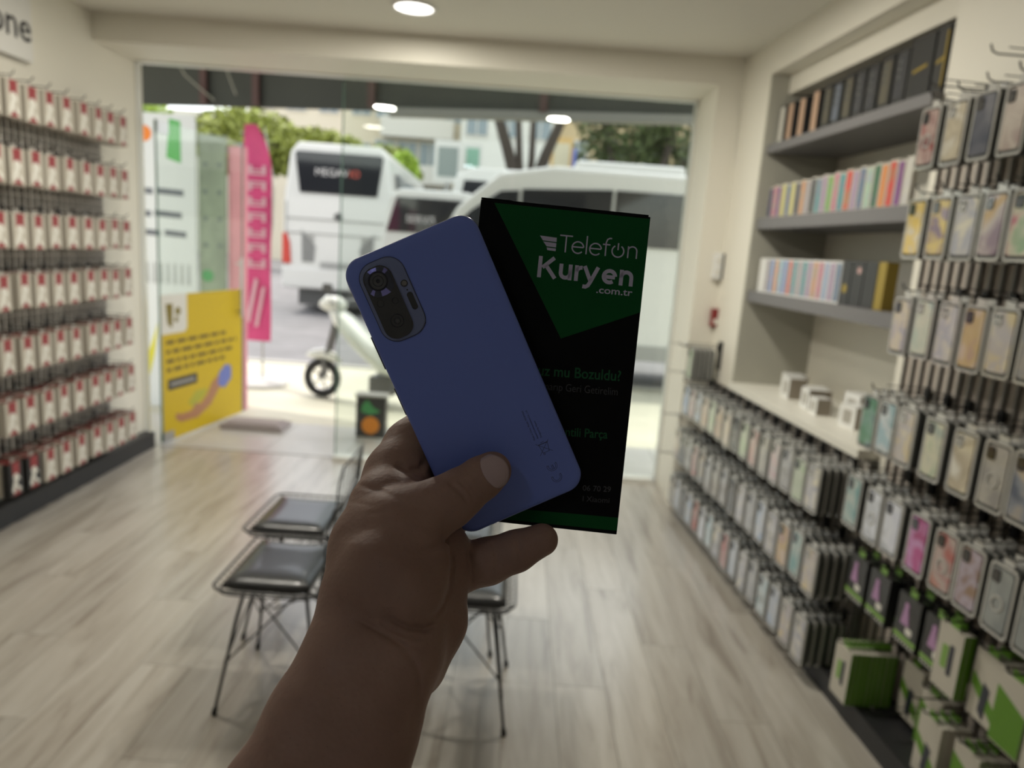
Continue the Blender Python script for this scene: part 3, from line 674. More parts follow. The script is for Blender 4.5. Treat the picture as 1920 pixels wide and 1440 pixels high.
m_soff = mat('canopy_underside', (.038, .041, .033), .7, noise=.12, nscale=2); m_joist = mat('rust_joist', (.075, .035, .03), .6); m_fasc = mat('canopy_edge', (.24, .235, .21), .5)
cn = thing('canopy', 'dark street canopy over the shopfront, its hanging fascia strutted with rusty posts', 'canopy', (0, 5.07, 2.76))
ye = lambda x: 6.52 - .2455 * x - 5.07
TOPZ = 1.0
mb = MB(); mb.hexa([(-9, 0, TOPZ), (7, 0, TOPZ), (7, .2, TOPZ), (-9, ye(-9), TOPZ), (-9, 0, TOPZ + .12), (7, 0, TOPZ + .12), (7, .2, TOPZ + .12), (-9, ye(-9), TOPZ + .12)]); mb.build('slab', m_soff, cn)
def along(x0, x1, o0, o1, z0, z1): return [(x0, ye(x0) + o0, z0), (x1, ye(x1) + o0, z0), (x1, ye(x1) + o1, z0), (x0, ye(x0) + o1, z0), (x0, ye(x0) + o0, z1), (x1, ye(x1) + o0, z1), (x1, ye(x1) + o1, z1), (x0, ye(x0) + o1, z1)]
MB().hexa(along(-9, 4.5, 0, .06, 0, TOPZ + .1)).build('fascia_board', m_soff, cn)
for px in (385, 482, 697, 1018):
    P0 = at(px, 210, 1.0) - CAM; k_ = 6.52 / (P0.y + .2455 * P0.x); x = P0.x * k_
    MB().hexa(along(x - .035, x + .035, -.06, -.001, .01, TOPZ)).build('post', m_joist, cn)
MB().hexa(along(-1.3, 3.6, -.03, .09, -.05, .02)).build('light_edge_strip', m_fasc, cn)
m_cab = mat('pale_cable', (.28, .27, .22), .5)
for pts, lb in (([(-3.62, 2.2, .95), (-3.55, 2.2, .55), (-3.35, 2.15, .25), (-3.05, 2.1, .03)], 0), ([(-3.12, 2.1, .95), (-3.0, 2.1, .5), (-2.8, 2.0, .08)], 0), ([(.3, 1.2, .45), (.42, 1.2, .25), (.55, 1.15, .22), (.75, 1.1, .45)], 0), ([(1.0, 1.1, .5), (1.05, 1.1, .1), (1.2, 1.05, .35), (1.45, 1.0, .45)], 0)):
    MB().tube(pts, .008, 5).build('cable', m_cab, cn)

# yellow poster on the open door
m_yel = mat('poster_yellow', (.60, .42, .004), .45); m_pink = mat('hand_print_skin', (.42, .20, .10), .4); m_blu = mat('sleeve_print_blue', (.16, .20, .52), .4)
po = thing('poster', 'large yellow poster with an open hand picture on the glass door', 'poster', (0, 0, 0)); po.matrix_world = Matrix.Translation((-2.55, 5.05, .01)) @ Matrix.Rotation(math.radians(81), 4, 'Z')
MB().box(.005, 1.07, -.010, -.0055, .0, 1.085).build('sheet', m_yel, po)
MB().prism([(.0, .80), (.27, .80), (.30, .83), (.30, 1.085), (.0, 1.085)], -.0112, -.010).build('white_corner', m_prw, po)
mb = MB().prism([(.07, .87), (.12, .84), (.13, 1.02), (.05, 1.02)], -.0125, -.0112).prism(disc(.19, .96, .032, 12), -.0125, -.0112).prism(disc(.17, .90, .022, 10), -.0125, -.0112)
mb.build('logo_mark', mat('logo_olive', (.20, .15, .01), .4), po)
mb = MB(); random.seed(5)
for r_, (z, x0, x1) in enumerate([(.735, .05, .82), (.665, .05, .98), (.595, .05, .92), (.53, .05, .80)]):
    x = x0
    while x < x1:
        l = random.uniform(.04, .13); sl = .10
        mb.prism([(x, z - .012), (min(x + l, x1), z - .012), (min(x + l, x1), z + .016), (x, z + .016)], -.0115, -.010); x += l + .03
stuff(mb.build('text_lines', mat('poster_text_olive', (.13, .09, .01), .4), po))
MB().prism([(.06, .38), (.42, .38), (.42, .46), (.06, .46)], -.0115, -.010).build('button_print', m_ink, po)
MB().prism([(.09, .41), (.39, .41), (.39, .43), (.09, .43)], -.0122, -.0115).build('button_text', m_prg, po)
MB().prism([(.14, .15), (.20, .11), (.42, .10), (.60, .17), (.72, .28), (.78, .31), (.70, .39), (.62, .35), (.55, .26), (.46, .20), (.40, .22), (.34, .17), (.22, .17), (.15, .19)], -.0118, -.010).build('hand_picture', m_pink, po)
MB().prism([(.70, .31), (.80, .27), (.90, .34), (.90, .44), (.82, .47), (.72, .41)], -.0125, -.010).build('sleeve_picture', m_blu, po)
MB().prism([(.30, .24), (.36, .20), (.50, .24), (.56, .31), (.40, .32)], -.0112, -.010).build('green_picture', mat('poster_green', (.42, .40, .03), .4), po)

# boards and flag outside, on the left
def board(name, label, x0, x1, y, z0, z1, m, th=.03):
    t = thing(name, label, 'banner', (x0, y, z0)); MB().box(0, x1 - x0, 0, th, 0, z1 - z0).build('panel', m, t); return t
m_bnw = mat('banner_white', (.66, .68, .68), .5)
b1 = board('banner', 'tall white banner board with dark text outside behind the left glass', -3.62, -2.99, 6.62, GZ, 2.56, m_bnw)
mb = MB()
for z, xs in ((1.86, ((.06, .24), (.28, .52))), (1.66, ((.04, .22), (.25, .50))), (1.49, ((.08, .30), (.34, .54)))):
    for a, b in xs: mb.prism([(a, z - GZ), (b, z - GZ - .01), (b, z - GZ + .045), (a, z - GZ + .055)], -.002, 0)
stuff(mb.build('text_lines', mat('banner_text_grey', (.14, .15, .17), .5), b1))
mb = MB()
for k in range(9):
    mb.prism([(.03 + .064 * k, 1.05 - GZ), (.06 + .064 * k, 1.05 - GZ), (.055 + .064 * k, 1.24 - GZ), (.035 + .064 * k, 1.24 - GZ)], -.002, 0)
stuff(mb.build('phone_row_picture', mat('banner_pic_grey', (.36, .37, .37), .5), b1))
MB().prism(disc(.17, 2.50, .07, 14), -.003, 0).build('orange_picture', mat('banner_orange', (.75, .20, .01), .5), b1)
MB().prism([(.37, 2.30), (.50, 2.26), (.50, 2.62), (.40, 2.64)], -.003, 0).prism([(.02, 2.60), (.15, 2.58), (.14, 2.66), (.02, 2.66)], -.003, 0).build('green_picture', mat('banner_green', (.08, .40, .08), .5), b1)
MB().prism([(.14, .45), (.20, .62), (.26, .80), (.22, .50), (.17, .30)], -.003, 0).build('yellow_picture', mat('banner_yellow', (.65, .60, .03), .5), b1)
b2 = board('banner', 'grey green banner board with faint icons and a green round mark', -2.98, -2.735, 6.66, GZ, 2.41, mat('banner_sage', (.26, .31, .22), .5, noise=.25, nscale=3))
MB().prism(disc(.075, 1.27, .055, 18), -.002, 0).build('green_disc', mat('banner_disc_green', (.05, .30, .08), .4), b2)
mb = MB()
for k in range(4):
    for x in (.06, .19): mb.prism(disc(x, 1.55 + .24 * k, .022, 10), -.002, 0)
stuff(mb.build('icons', mat('banner_icon_grey', (.13, .16, .14), .5), b2))
b3 = board('banner', 'narrow pink banner board beside the magenta flag', -2.725, -2.56, 6.70, GZ, 2.33, mat('banner_pink', (.72, .30, .34), .5, noise=.15, nscale=2))
fg = thing('feather_flag', 'tall magenta feather flag with white letters on a weighted base', 'flag', (-2.86, 7.9, GZ))
m_mag = mat('flag_magenta', (.66, .07, .22), .6, noise=.10, nscale=4)
mb = MB(); v = []; NZ = 24
for s_ in (0, 1):
    for j in range(NZ + 1):
        z = .50 + 2.32 * j / NZ; tp = max(0, (z - 2.35) / .47)
        xl = -.20 + (.02 * tp); xr = .115 - .16 * tp ** 2
        for i in range(6):
            u = i / 5; x = xl + (xr - xl) * u; v.append((x, .012 * math.sin(5 * z + 4 * u) + .004 * s_, z))
nn = 6 * (NZ + 1); f = []
for j in range(NZ):
    for i in range(5):
        a = j * 6 + i; f.append((a, a + 1, a + 7, a + 6)); f.append((nn + a + 6, nn + a + 7, nn + a + 1, nn + a))
MB().add(v, f).build('cloth', m_mag, fg, smooth=True)
MB().tube([(.02, .02, 0), (.02, .02, 1.0), (.125, .01, 1.8), (.12, .01, 2.3), (.03, .01, 2.80)], [.014, .012, .01, .008, .006], 7).build('pole', mat('flag_pole', (.45, .45, .45), .3, .6), fg)
mb = MB(); ring = [(.30 * math.cos(2 * PI * k / 24), .30 * math.sin(2 * PI * k / 24)) for k in range(24)]
mb.add([(x, y, 0) for x, y in ring] + [(x, y, .04) for x, y in ring] + [(x * .7, y * .7, .075) for x, y in ring], [(k, (k + 1) % 24, 24 + (k + 1) % 24, 24 + k) for k in range(24)] + [(24 + k, 24 + (k + 1) % 24, 48 + (k + 1) % 24, 48 + k) for k in range(24)] + [tuple(range(48, 72))])
mb.build('base', mat('flag_base', (.55, .54, .52), .5), fg, smooth=False)
mb = MB()
for k in range(7):
    z = 2.30 - .165 * k
    mb.prism([(-.13, z), (-.09, z), (-.09, z + .10), (-.13, z + .10)], -.020, -.016).prism([(.02, z), (.06, z), (.06, z + .10), (.02, z + .10)], -.020, -.016).prism([(-.09, z + (.08 if k % 2 else .0)), (.02, z + (.08 if k % 2 else .0)), (.02, z + (.10 if k % 2 else .022)), (-.09, z + (.10 if k % 2 else .022))], -.020, -.016).prism([(-.09, z + .042), (.02, z + .042), (.02, z + .06), (-.09, z + .06)], -.020, -.016)
mb.prism([(-.16, .72), (-.11, .70), (-.02, 1.18), (-.06, 1.20)], -.020, -.016).prism([(-.06, .66), (-.02, .66), (.06, 1.1), (.02, 1.1)], -.020, -.016)
stuff(mb.build('white_letters', mat('flag_letter', (.70, .42, .48), .5), fg))
# flower picture box beside the glass
fb = thing('flower_box', 'small dark box with orange flower and green leaf picture by the window', 'box', (-1.25, 5.62, 0))
MB().box(0, .24, 0, .10, -.002, .34).build('carton', m_bdk, fb)
MB().prism(disc(.12, .10, .075, 9), -.003, 0).build('orange_flower', mat('flower_orange', (.75, .24, .01), .4), fb)
MB().prism([(.04, .21), (.12, .19), (.20, .22), (.14, .25), (.09, .31), (.05, .27)], -.003, 0).build('green_leaf', mat('leaf_print', (.06, .30, .10), .4), fb)
MB().box(-.01, .25, -.02, .12, .34, .355).build('lid', m_prg, fb)
tk = tag(MB().box(0, .50, 0, .26, 0, .035).box(.04, .46, .03, .23, .035, .05).build('doormat', mat('mat_grey_pink', (.34, .30, .30), .8), None, (-2.34, 5.56, .0)), 'small grey pink mat on the porch at the foot of the yellow poster', 'mat')

# ------------------------------------------------------------------ scooter
sc = thing('scooter', 'white scooter parked on the pavement outside the window', 'scooter', (-1.42, 7.35, GZ), 0)
def tor(mb, cx, cz, R_, r_, y=0, m=0, n=26, k=8):
    v = []; 
    for i in range(n):
        a = 2 * PI * i / n
        for j in range(k):
            b = 2 * PI * j / k; v.append((cx + (R_ + r_ * math.cos(b)) * math.cos(a), y + r_ * math.sin(b), cz + (R_ + r_ * math.cos(b)) * math.sin(a)))
    mb.add(v, [(i * k + j, i * k + (j + 1) % k, ((i + 1) % n) * k + (j + 1) % k, ((i + 1) % n) * k + j) for i in range(n) for j in range(k)], m); return mb
m_tyre = mat('tyre', (.02, .02, .02), .7); m_swh = mat('scooter_white', (.66, .68, .62), .2, coat=.6); m_chr = mat('chrome', (.6, .6, .6), .15, 1.)
def wheel(x): 
    wt = tor(MB(), x, .21, .165, .045).build('tyre', m_tyre, sc, smooth=True)
    mb = MB()
    for k in range(5): a = 2 * PI * k / 5; mb.tube([(x, 0, .21), (x + .13 * math.cos(a), 0, .21 + .13 * math.sin(a))], .012, 5)
    tor(mb, x, .21, .13, .012); mb.build('rim', m_chr, wt)
wheel(-.62); wheel(.60)
def blob(pts, name, m, parent, sub=2):
    'a closed smooth body lofted through cross sections (x, z centre, half width, half height)'
    mb = MB(); n = 14; v = []
    for x, z, hw, hh, sh in pts:
        for j in range(n): a = 2 * PI * j / n; v.append((x + sh * math.sin(a), hw * math.cos(a), z + hh * math.sin(a)))
    f = [(i * n + j, i * n + (j + 1) % n, (i + 1) * n + (j + 1) % n, (i + 1) * n + j) for i in range(len(pts) - 1) for j in range(n)]
    f += [tuple(range(n - 1, -1, -1)), tuple((len(pts) - 1) * n + j for j in range(n))]
    return mb.add(v, f).build(name, m, parent, smooth=True)
blob([(-.80, .44, .02, .02, 0), (-.72, .46, .07, .05, 0), (-.60, .47, .08, .06, 0), (-.48, .44, .07, .05, 0), (-.42, .40, .02, .02, 0)], 'front_mudguard', m_swh, sc)
blob([(-.54, .93, .05, .07, 0), (-.46, .87, .14, .13, -.03), (-.30, .74, .19, .17, -.05), (-.10, .58, .20, .17, -.05), (.08, .44, .18, .13, 0), (.25, .36, .15, .08, 0)], 'leg_shield', m_swh, sc)
blob([(.02, .40, .06, .10, 0), (.15, .50, .15, .16, 0), (.40, .58, .18, .17, 0), (.65, .62, .15, .13, 0), (.85, .66, .06, .06, 0)], 'rear_body', m_swh, sc)
blob([(.05, .70, .10, .03, 0), (.2, .74, .15, .05, 0), (.5, .77, .15, .05, 0), (.72, .80, .10, .04, 0)], 'seat', mat('scooter_seat', (.03, .03, .03), .5), sc)
blob([(-.66, .98, .03, .03, 0), (-.58, 1.0, .10, .08, 0), (-.46, 1.0, .12, .08, 0), (-.38, .99, .05, .04, 0)], 'headlamp_cowl', m_swh, sc)
MB().tube([(-.62, -.05, .21), (-.50, -.05, .7), (-.46, 0, .98)], .022, 7).tube([(-.62, .05, .21), (-.50, .05, .7), (-.46, 0, .98)], .022, 7).build('front_fork', mat('fork_grey', (.16, .16, .16), .35, .5), sc)
MB().tube([(-.36, -.34, 1.04), (-.46, -.14, 1.02), (-.46, .14, 1.02), (-.36, .34, 1.04)], .014, 7).tube([(-.44, -.22, 1.04), (-.42, -.26, 1.16)], .006, 5).tube([(-.44, .22, 1.04), (-.42, .26, 1.16)], .006, 5).build('handlebar', mat('fork_grey', (.16, .16, .16), .35, .5), sc)
for y_ in (-.32, .28): MB().prism(rrect(-.47, -.37, 1.14, 1.22, .02, 3), y_ - .01, y_ + .01).build('mirror', m_dark, sc)
MB().box(-.05, .2, -.1, .1, .12, .3).tube([(.2, -.12, .2), (.7, -.14, .26)], .04, 8).build('engine', mat('engine_grey', (.12, .12, .12), .4, .5), sc)
MB().tube([(.0, .0, .25), (-.08, -.22, 0)], .012, 6).build('kickstand', m_chr, sc)
sc.rotation_euler = (0, 0, math.radians(-12)); sc.scale = (1.02, 1.02, 1.02)

# ------------------------------------------------------------------ vehicles
m_bw2 = mat('bus_white_paint', (.60, .60, .58), .3, coat=.4); m_wind = mat('bus_dark_glass', (.015, .016, .02), .08, coat=.3); m_seam = mat('seam_dark', (.08, .08, .08), .5)
m_tail = mat('tail_light_red', (.50, .03, .02), .25); m_grey2 = mat('bumper_grey', (.30, .30, .29), .5)
bus = thing('bus', 'white bus seen from behind with dark rear window', 'bus', (-4.08, 16, GZ), math.radians(2))
pr = [(-1.20, .50), (1.20, .50), (1.22, 1.2), (1.20, 2.4), (1.06, 3.45), (.90, 3.66), (-.90, 3.66), (-1.06, 3.45), (-1.20, 2.4), (-1.22, 1.2)]
MB().prism(pr, 0, 7.6).build('body', m_bw2, bus, bevel=.06)
MB().prism([(-.84, 2.60), (.84, 2.60), (.95, 3.42), (.90, 3.47), (-.90, 3.47), (-.95, 3.42)], -.03, .02).build('rear_window', m_wind, bus)
tm = text_mesh('window_lettering', 'MEGAV', .22, mat('letter_white', (.55, .53, .52), .4), bus, (-.52, -.035, 2.98)); text_mesh('window_lettering', 'IO', .22, mat('letter_red', (.55, .08, .05), .4), bus, (.22, -.035, 2.98))
MB().box(-1.15, 1.15, -.02, .01, 2.03, 2.06).box(-1.15, 1.15, -.02, .01, 1.72, 1.745).box(-1.15, -1.13, -.02, .01, 1.0, 2.4).box(1.13, 1.15, -.02, .01, 1.0, 2.4).build('panel_seams', m_grey2, bus)
MB().prism(disc(0, 2.12, .09, 16), -.03, 0).build('badge', m_seam, bus)
for s_ in (-1, 1):
    MB().prism([(s_ * 1.21, 1.05), (s_ * 1.02, 1.05), (s_ * 1.05, 1.5), (s_ * 1.12, 1.72), (s_ * 1.21, 1.70)], -.04, .1).build('tail_light', m_tail, bus, bevel=.01)
    g = MB().prism([(s_ * .78, 1.10), (s_ * .52, 1.10), (s_ * .48, 1.45), (s_ * .80, 1.80)], -.02, .01).build('vent', m_grey2, bus)
    mb = MB()
    for k in range(9): z = 1.14 + .065 * k; mb.box(min(s_ * .52, s_ * .77), max(s_ * .52, s_ * .77), -.03, -.015, z, z + .02)
    stuff(mb.build('vent_slats', m_seam, g))
    MB().prism(disc(s_ * 1.04, .82, .05, 12), -.06, 0).prism(disc(s_ * .88, .82, .05, 12), -.06, 0).build('reflector', m_grey2, bus)
    for y0 in (1.8, 6.6):
        wl = MB(); n = 20
        vv = [(s_ * 1.05 + q * .13, y0 + .46 * math.cos(2 * PI * k / n), .46 + .46 * math.sin(2 * PI * k / n)) for q in (-1, 1) for k in range(n)]
        wl.add(vv, [tuple(range(n)), tuple(range(2 * n - 1, n - 1, -1))] + [(k, (k + 1) % n, n + (k + 1) % n, n + k) for k in range(n)]).build('wheel', m_tyre, bus)
MB().box(-1.21, 1.21, -.08, .1, .52, .98).build('rear_bumper', m_bw2, bus, bevel=.05)
MB().box(-.36, .36, -.095, -.08, 1.02 - .02, 1.12).build('number_plate', m_grey2, bus)
MB().box(-.9, .9, .2, 2.0, .14, .52).build('underbody', m_seam, bus)
MB().hexa([(1.205, .8, 2.35), (1.225, .8, 2.35), (1.225, 7.6, 2.35), (1.205, 7.6, 2.35), (1.12, .8, 3.2), (1.14, .8, 3.2), (1.14, 7.6, 3.2), (1.12, 7.6, 3.2)]).build('side_window', m_wind, bus)

def side_vehicle(name, label, x0, x1, y, prof, wins, width, M=None):
    t = thing(name, label, 'bus', (x0, y, GZ)); MB().prism(prof, 0, width).build('body', m_bw2, t, bevel=.05)
    for wv in wins: MB().prism(wv, -.02, .03).build('side_window', m_wind, t, bevel=.0)
    return t
# near white minibus, front towards the left, body along x
L_ = 6.4
prof = [(.05, .42), (L_, .42), (L_, 2.60), (L_ - .1, 2.72), (1.6, 2.74), (.95, 2.62), (.45, 2.18), (.16, 1.62), (.0, 1.30)]
mbus = side_vehicle('minibus', 'near white minibus side-on behind the printed box', -1.28, 5, 9.0, prof,
   [[(.34, 1.84), (1.20, 1.84), (1.20, 2.42), (.98, 2.40), (.62, 2.14)], [(1.24, 1.84), (2.35, 1.84), (2.35, 2.50), (1.24, 2.44)], [(2.39, 1.84), (3.55, 1.84), (3.55, 2.50), (2.39, 2.50)], [(3.59, 1.84), (4.75, 1.84), (4.75, 2.50), (3.59, 2.50)], [(4.79, 1.84), (6.2, 1.84), (6.2, 2.50), (4.79, 2.50)]], 2.1)
MB().hexa([(.02, .12, 1.66), (.10, .12, 1.66), (.10, 1.98, 1.66), (.02, 1.98, 1.66), (.36, .16, 2.16), (.44, .16, 2.16), (.44, 1.94, 2.16), (.36, 1.94, 2.16)]).build('windscreen', m_wind, mbus)
MB().box(1.9, 3.3, .4, 1.7, 2.72, 2.88).build('roof_unit', m_bw2, mbus, bevel=.05); MB().box(4.2, 5.4, .4, 1.7, 2.72, 2.86).build('roof_unit', m_bw2, mbus, bevel=.05)
MB().box(.1, L_, -.012, 0, .42, .62).box(1.22, 1.235, -.008, 0, .45, 1.84).box(2.36, 2.37, -.008, 0, .62, 1.84).build('skirt', m_grey2, mbus)
for wx in (1.0, 4.9):
    n = 22; vv = [(wx + .36 * math.cos(2 * PI * k / n), q, .36 + .36 * math.sin(2 * PI * k / n)) for q in (-.03, .22) for k in range(n)]
    wl = MB().add(vv, [tuple(range(n)), tuple(range(2 * n - 1, n - 1, -1))] + [(k, (k + 1) % n, n + (k + 1) % n, n + k) for k in range(n)]).build('wheel', m_tyre, mbus)
    MB().prism(disc(wx, .36, .2, 16), -.045, -.03).build('hub_cap', m_chr, wl)
MB().box(-.02, .12, -.18, -.02, 1.62, 1.95).build('wing_mirror', m_seam, mbus, bevel=.02)
# second bus behind
prof2 = [(.05, .4), (7.0, .4), (7.0, 3.3), (6.8, 3.44), (.6, 3.44), (.28, 3.25), (.0, 2.1)]
bus2 = side_vehicle('minibus', 'white bus roof and dark windscreen showing above near minibus', -1.85, 4, 16.5, prof2, [[(.30, 2.3), (1.05, 2.3), (1.05, 3.15), (.46, 3.15)], [(1.1, 2.3), (3.4, 2.3), (3.4, 3.15), (1.1, 3.15)], [(3.45, 2.3), (6.6, 2.3), (6.6, 3.15), (3.45, 3.15)]], 2.2)
MB().box(.2, 5.8, .3, 1.9, .0, .4).build('underbody', m_seam, bus2)
# white van with text on the windscreen
van = thing('van', 'white van with lettered dark windscreen between the two buses', 'van', (-2.36, 12, GZ))
MB().prism([(0, .35), (1.75, .35), (1.78, 1.5), (1.60, 2.45), (1.45, 2.56), (.30, 2.56), (.15, 2.45), (-.03, 1.5)], 0, 3.6).build('body', m_bw2, van, bevel=.05)
MB().prism([(.10, 1.86), (1.65, 1.86), (1.50, 2.42), (.26, 2.42)], -.02, .02).build('windscreen', m_wind, van)
text_mesh('screen_lettering', 'SERVIS', .17, mat('letter_white', (.55, .53, .52), .4), van, (.42, -.03, 2.02))
MB().box(.0, 1.75, -.07, .1, .40, .75).build('bumper', m_grey2, van, bevel=.03)
for x_ in (.06, 1.44): MB().box(x_, x_ + .26, -.04, .05, 1.15, 1.4).build('headlamp', m_chr, van, bevel=.03)
for x_ in (.05, 1.50): MB().tube([(x_, .6, .32), (x_ + .2, .6, .32)], .33, 18).build('wheel', m_tyre, van)
tag(van, van['label'], 'van')

# ------------------------------------------------------------------ trees, bushes
def leaf_mat(nm, a, b):
    return mat(nm, a, .6, noise=.35, nscale=3)
def foliage(cx, cy, cz, rx, ry, rz, n, s, rng):
    v = np.zeros((n * 4, 3)); 
    d = rng.normal(size=(n, 3)); d /= np.linalg.norm(d, axis=1)[:, None]; rad = rng.uniform(.35, 1, n) ** .5
    c = d * rad[:, None] * np.array([rx, ry, rz]) + np.array([cx, cy, cz])
    a = rng.normal(size=(n, 3)); a /= np.linalg.norm(a, axis=1)[:, None]; b = np.cross(a, rng.normal(size=(n, 3))); b /= np.linalg.norm(b, axis=1)[:, None]
    a *= s; b *= s * .6
    v[0::4] = c - a; v[1::4] = c + b; v[2::4] = c + a; v[3::4] = c - b
    return v
def tree(name, label, x, y, h, trunks, clusters, m_leaf, leaf, seed, tr=.12, cat='tree'):
    t = thing(name, label, cat, (x, y, GZ)); rng = np.random.default_rng(seed)
    for pts, r in trunks: MB().tube(pts, [r * (1 - .5 * i / (len(pts) - 1)) for i in range(len(pts))], 8).build('trunk', mat('bark_dark', (.045, .035, .028), .9), t, smooth=True)
    V = np.concatenate([foliage(*c, leaf, rng) for c in clusters]); n = len(V) // 4
    me = bpy.data.meshes.new('foliage'); me.from_pydata(V.tolist(), [], [(4 * i, 4 * i + 1, 4 * i + 2, 4 * i + 3) for i in range(n)]); me.materials.append(m_leaf)
    o = bpy.data.objects.new('foliage', me); COL.objects.link(o); o.parent = t; stuff(o); return t
m_lf1 = leaf_mat('leaf_dark', (.07, .10, .03), 0); m_lf2 = leaf_mat('leaf_lime', (.34, .48, .06), 0); m_lf3 = leaf_mat('leaf_olive', (.26, .30, .06), 0)
tree('street_tree', 'bare forked dark tree trunks above the minibus', -.1, 21, 6, [([(0, 0, 0), (0, 0, 3.0), (-.55, 0, 4.6), (-1.15, .1, 6.2)], .24), ([(0, 0, 2.9), (-.15, 0, 4.2), (-.35, 0, 6.4)], .14), ([(.1, 0, 2.8), (.2, 0, 4.2), (.15, 0, 6.5)], .13), ([(0.1, 0, 2.8), (.6, 0, 4.4), (1.1, 0, 5.7), (1.4, 0, 6.5)], .19)],
     [(-.4, 0, 7.0, 2.0, 1.2, .7, 700), (.9, 0, 6.6, .8, .6, .4, 120)], m_lf1, .12, 3)
tree('street_tree', 'dense dark green tree at the right above the minibus', 4.3, 25, 7, [([(0, 0, 0), (.1, 0, 4.0), (.7, 0, 7)], .2), ([(-1.3, 0, 0), (-1.3, 0, 4.2), (-2.0, 0, 7)], .15), ([(-.4, 0, 1), (.2, 0, 3.6), (1.0, 0, 5)], .12)],
     [(-1.0, .5, 6.6, 1.9, 1.3, 1.9, 2000), (1.2, .8, 6.3, 2.0, 1.3, 2.2, 2000), (3.9, 1, 6.6, 2.2, 1.3, 2.4, 2000), (1.0, 2.4, 4.9, 4.6, .6, 1.3, 1800)], m_lf1, .14, 4)
tree('street_bush', 'small lime green tree beside the rear bus', -4.35, 26, 4, [([(0, 0, 0), (0, 0, 3.4)], .07)], [(0, 0, 4.1, .55, .5, .75, 800), (-.05, 0, 3.5, .6, .5, .6, 500)], m_lf2, .09, 5)
tree('street_tree', 'distant olive green tree above the magenta flag', -13.0, 34, 8, [([(0, 0, 0), (0, 0, 4.5)], .22)], [(0, 0, 5.6, 2.8, 1.6, 1.6, 2200), (3.4, 0, 5.2, 2.4, 1.5, 1.3, 1600), (6.2, 1, 4.9, 1.8, 1.5, 1.2, 1000)], m_lf3, .20, 6)
tree('street_tree', 'distant sunlit lime tree at the far left', -19.2, 34, 8, [([(0, 0, 0), (0, 0, 4.5)], .22)], [(0, 0, 6.0, 3.0, 1.6, 2.0, 2000)], m_lf2, .20, 8)
# ------------------------------------------------------------------ buildings across the street
m_bwn = mat('far_window_glass', (.22, .27, .30), .2); m_bfr = mat('far_window_frame', (.62, .60, .56), .5)
def building(label, x0, x1, y, h, m, nx, fz, wz, ww=1.1, wh=1.3, gap=3.0, balc=False, depth=8):
    t = thing('apartment_building', label, 'building', (x0, y, GZ - .05)); Wd = x1 - x0
    MB().box(0, Wd, 0, depth, 0, h).box(-.15, Wd + .15, -.25, depth, h, h + .3).build('walls', m, t)
    fz_ = fz; first_ = None
    while fz_ + wh < h:
        for k in range(nx):
            cx = Wd * (k + .5) / nx
            if first_ is None:
                first_ = MB().box(-ww / 2 - .08, ww / 2 + .08, -.08, .0, -.08, wh + .08).build('window', m_bfr, t, (cx, 0, fz_))
                pn = MB().box(-ww / 2, -.04, -.10, -.08, 0, wh).box(.04, ww / 2, -.10, -.08, 0, wh).build('pane', m_bwn, first_)
            else:
                c = first_.copy(); COL.objects.link(c); c.location = (cx, 0, fz_); q = pn.copy(); COL.objects.link(q); q.parent = c
        if balc: MB().box(Wd * .1, Wd * .9, -1.0, -.9, fz_ - 1.0, fz_ - .05).box(Wd * .1, Wd * .9, -1.0, 0, fz_ - 1.12, fz_ - 1.0).build('balcony', m_bfr, t)
        fz_ += gap
    return t
building('cream apartment block behind the white bus roof', -17.5, -9.4, 46, 13, mat('far_cream', (.68, .62, .50), .8), 4, 3.2, 0)
building('tall beige apartment block with balconies right of the rear bus', -9.2, -3.9, 44, 15, mat('far_beige', (.60, .53, .40), .8), 4, 3.6, 0, gap=2.6, balc=True)
building('white shop building behind the forked tree', -3.7, 1.4, 40, 12, mat('far_white', (.70, .70, .66), .8), 3, 4.6, 0)
building('sand coloured block behind the dark tree', 1.6, 12.5, 42, 13, mat('far_sand', (.58, .46, .28), .8), 5, 3.6, 0)
building('pale distant block at the far left', -30, -18, 50, 9, mat('far_pale', (.62, .62, .54), .8), 5, 3.2, 0)
def signboard(label, px0, px1, py0, py1, y, mp_, mf, pole=True):
    d = 1.0; P0 = at(px0, py1, 1.0) - CAM; P1 = at(px1, py0, 1.0) - CAM
    a = CAM + P0 * (y / P0.y); b = CAM + P1 * (y / P1.y)
    t = thing('signboard', label, 'sign', ((a.x + b.x) / 2, y, GZ - .05)); hw = (b.x - a.x) / 2; z0, z1 = a.z - GZ, b.z - GZ
    MB().box(-hw, hw, 0, .15, z0, z1).build('frame', mf, t); MB().box(-hw * .72, hw * .72, -.02, 0, z0 + (z1 - z0) * .14, z1 - (z1 - z0) * .16).build('face', mp_, t)
    MB().box(-.08, .08, .02, .12, 0, z0).build('post', m_grey2, t); return t
signboard('white framed street sign with dark green face', 812, 868, 262, 338, 26, mat('sign_slate', (.22, .26, .25), .4), m_bw2)
signboard('small white street sign with green square', 868, 905, 268, 318, 27, mat('sign_sea_green', (.22, .42, .32), .4), m_bw2)
s3 = signboard('tan shop sign with blue edge below the branches', 1030, 1076, 256, 322, 25, mat('sign_cream', (.60, .55, .40), .4), mat('sign_tan', (.62, .42, .17), .5))
signboard('blue street sign edge beside the tan sign', 1072, 1082, 276, 312, 24.5, mat('sign_blue', (.10, .14, .45), .4), mat('sign_blue', (.10, .14, .45), .4))
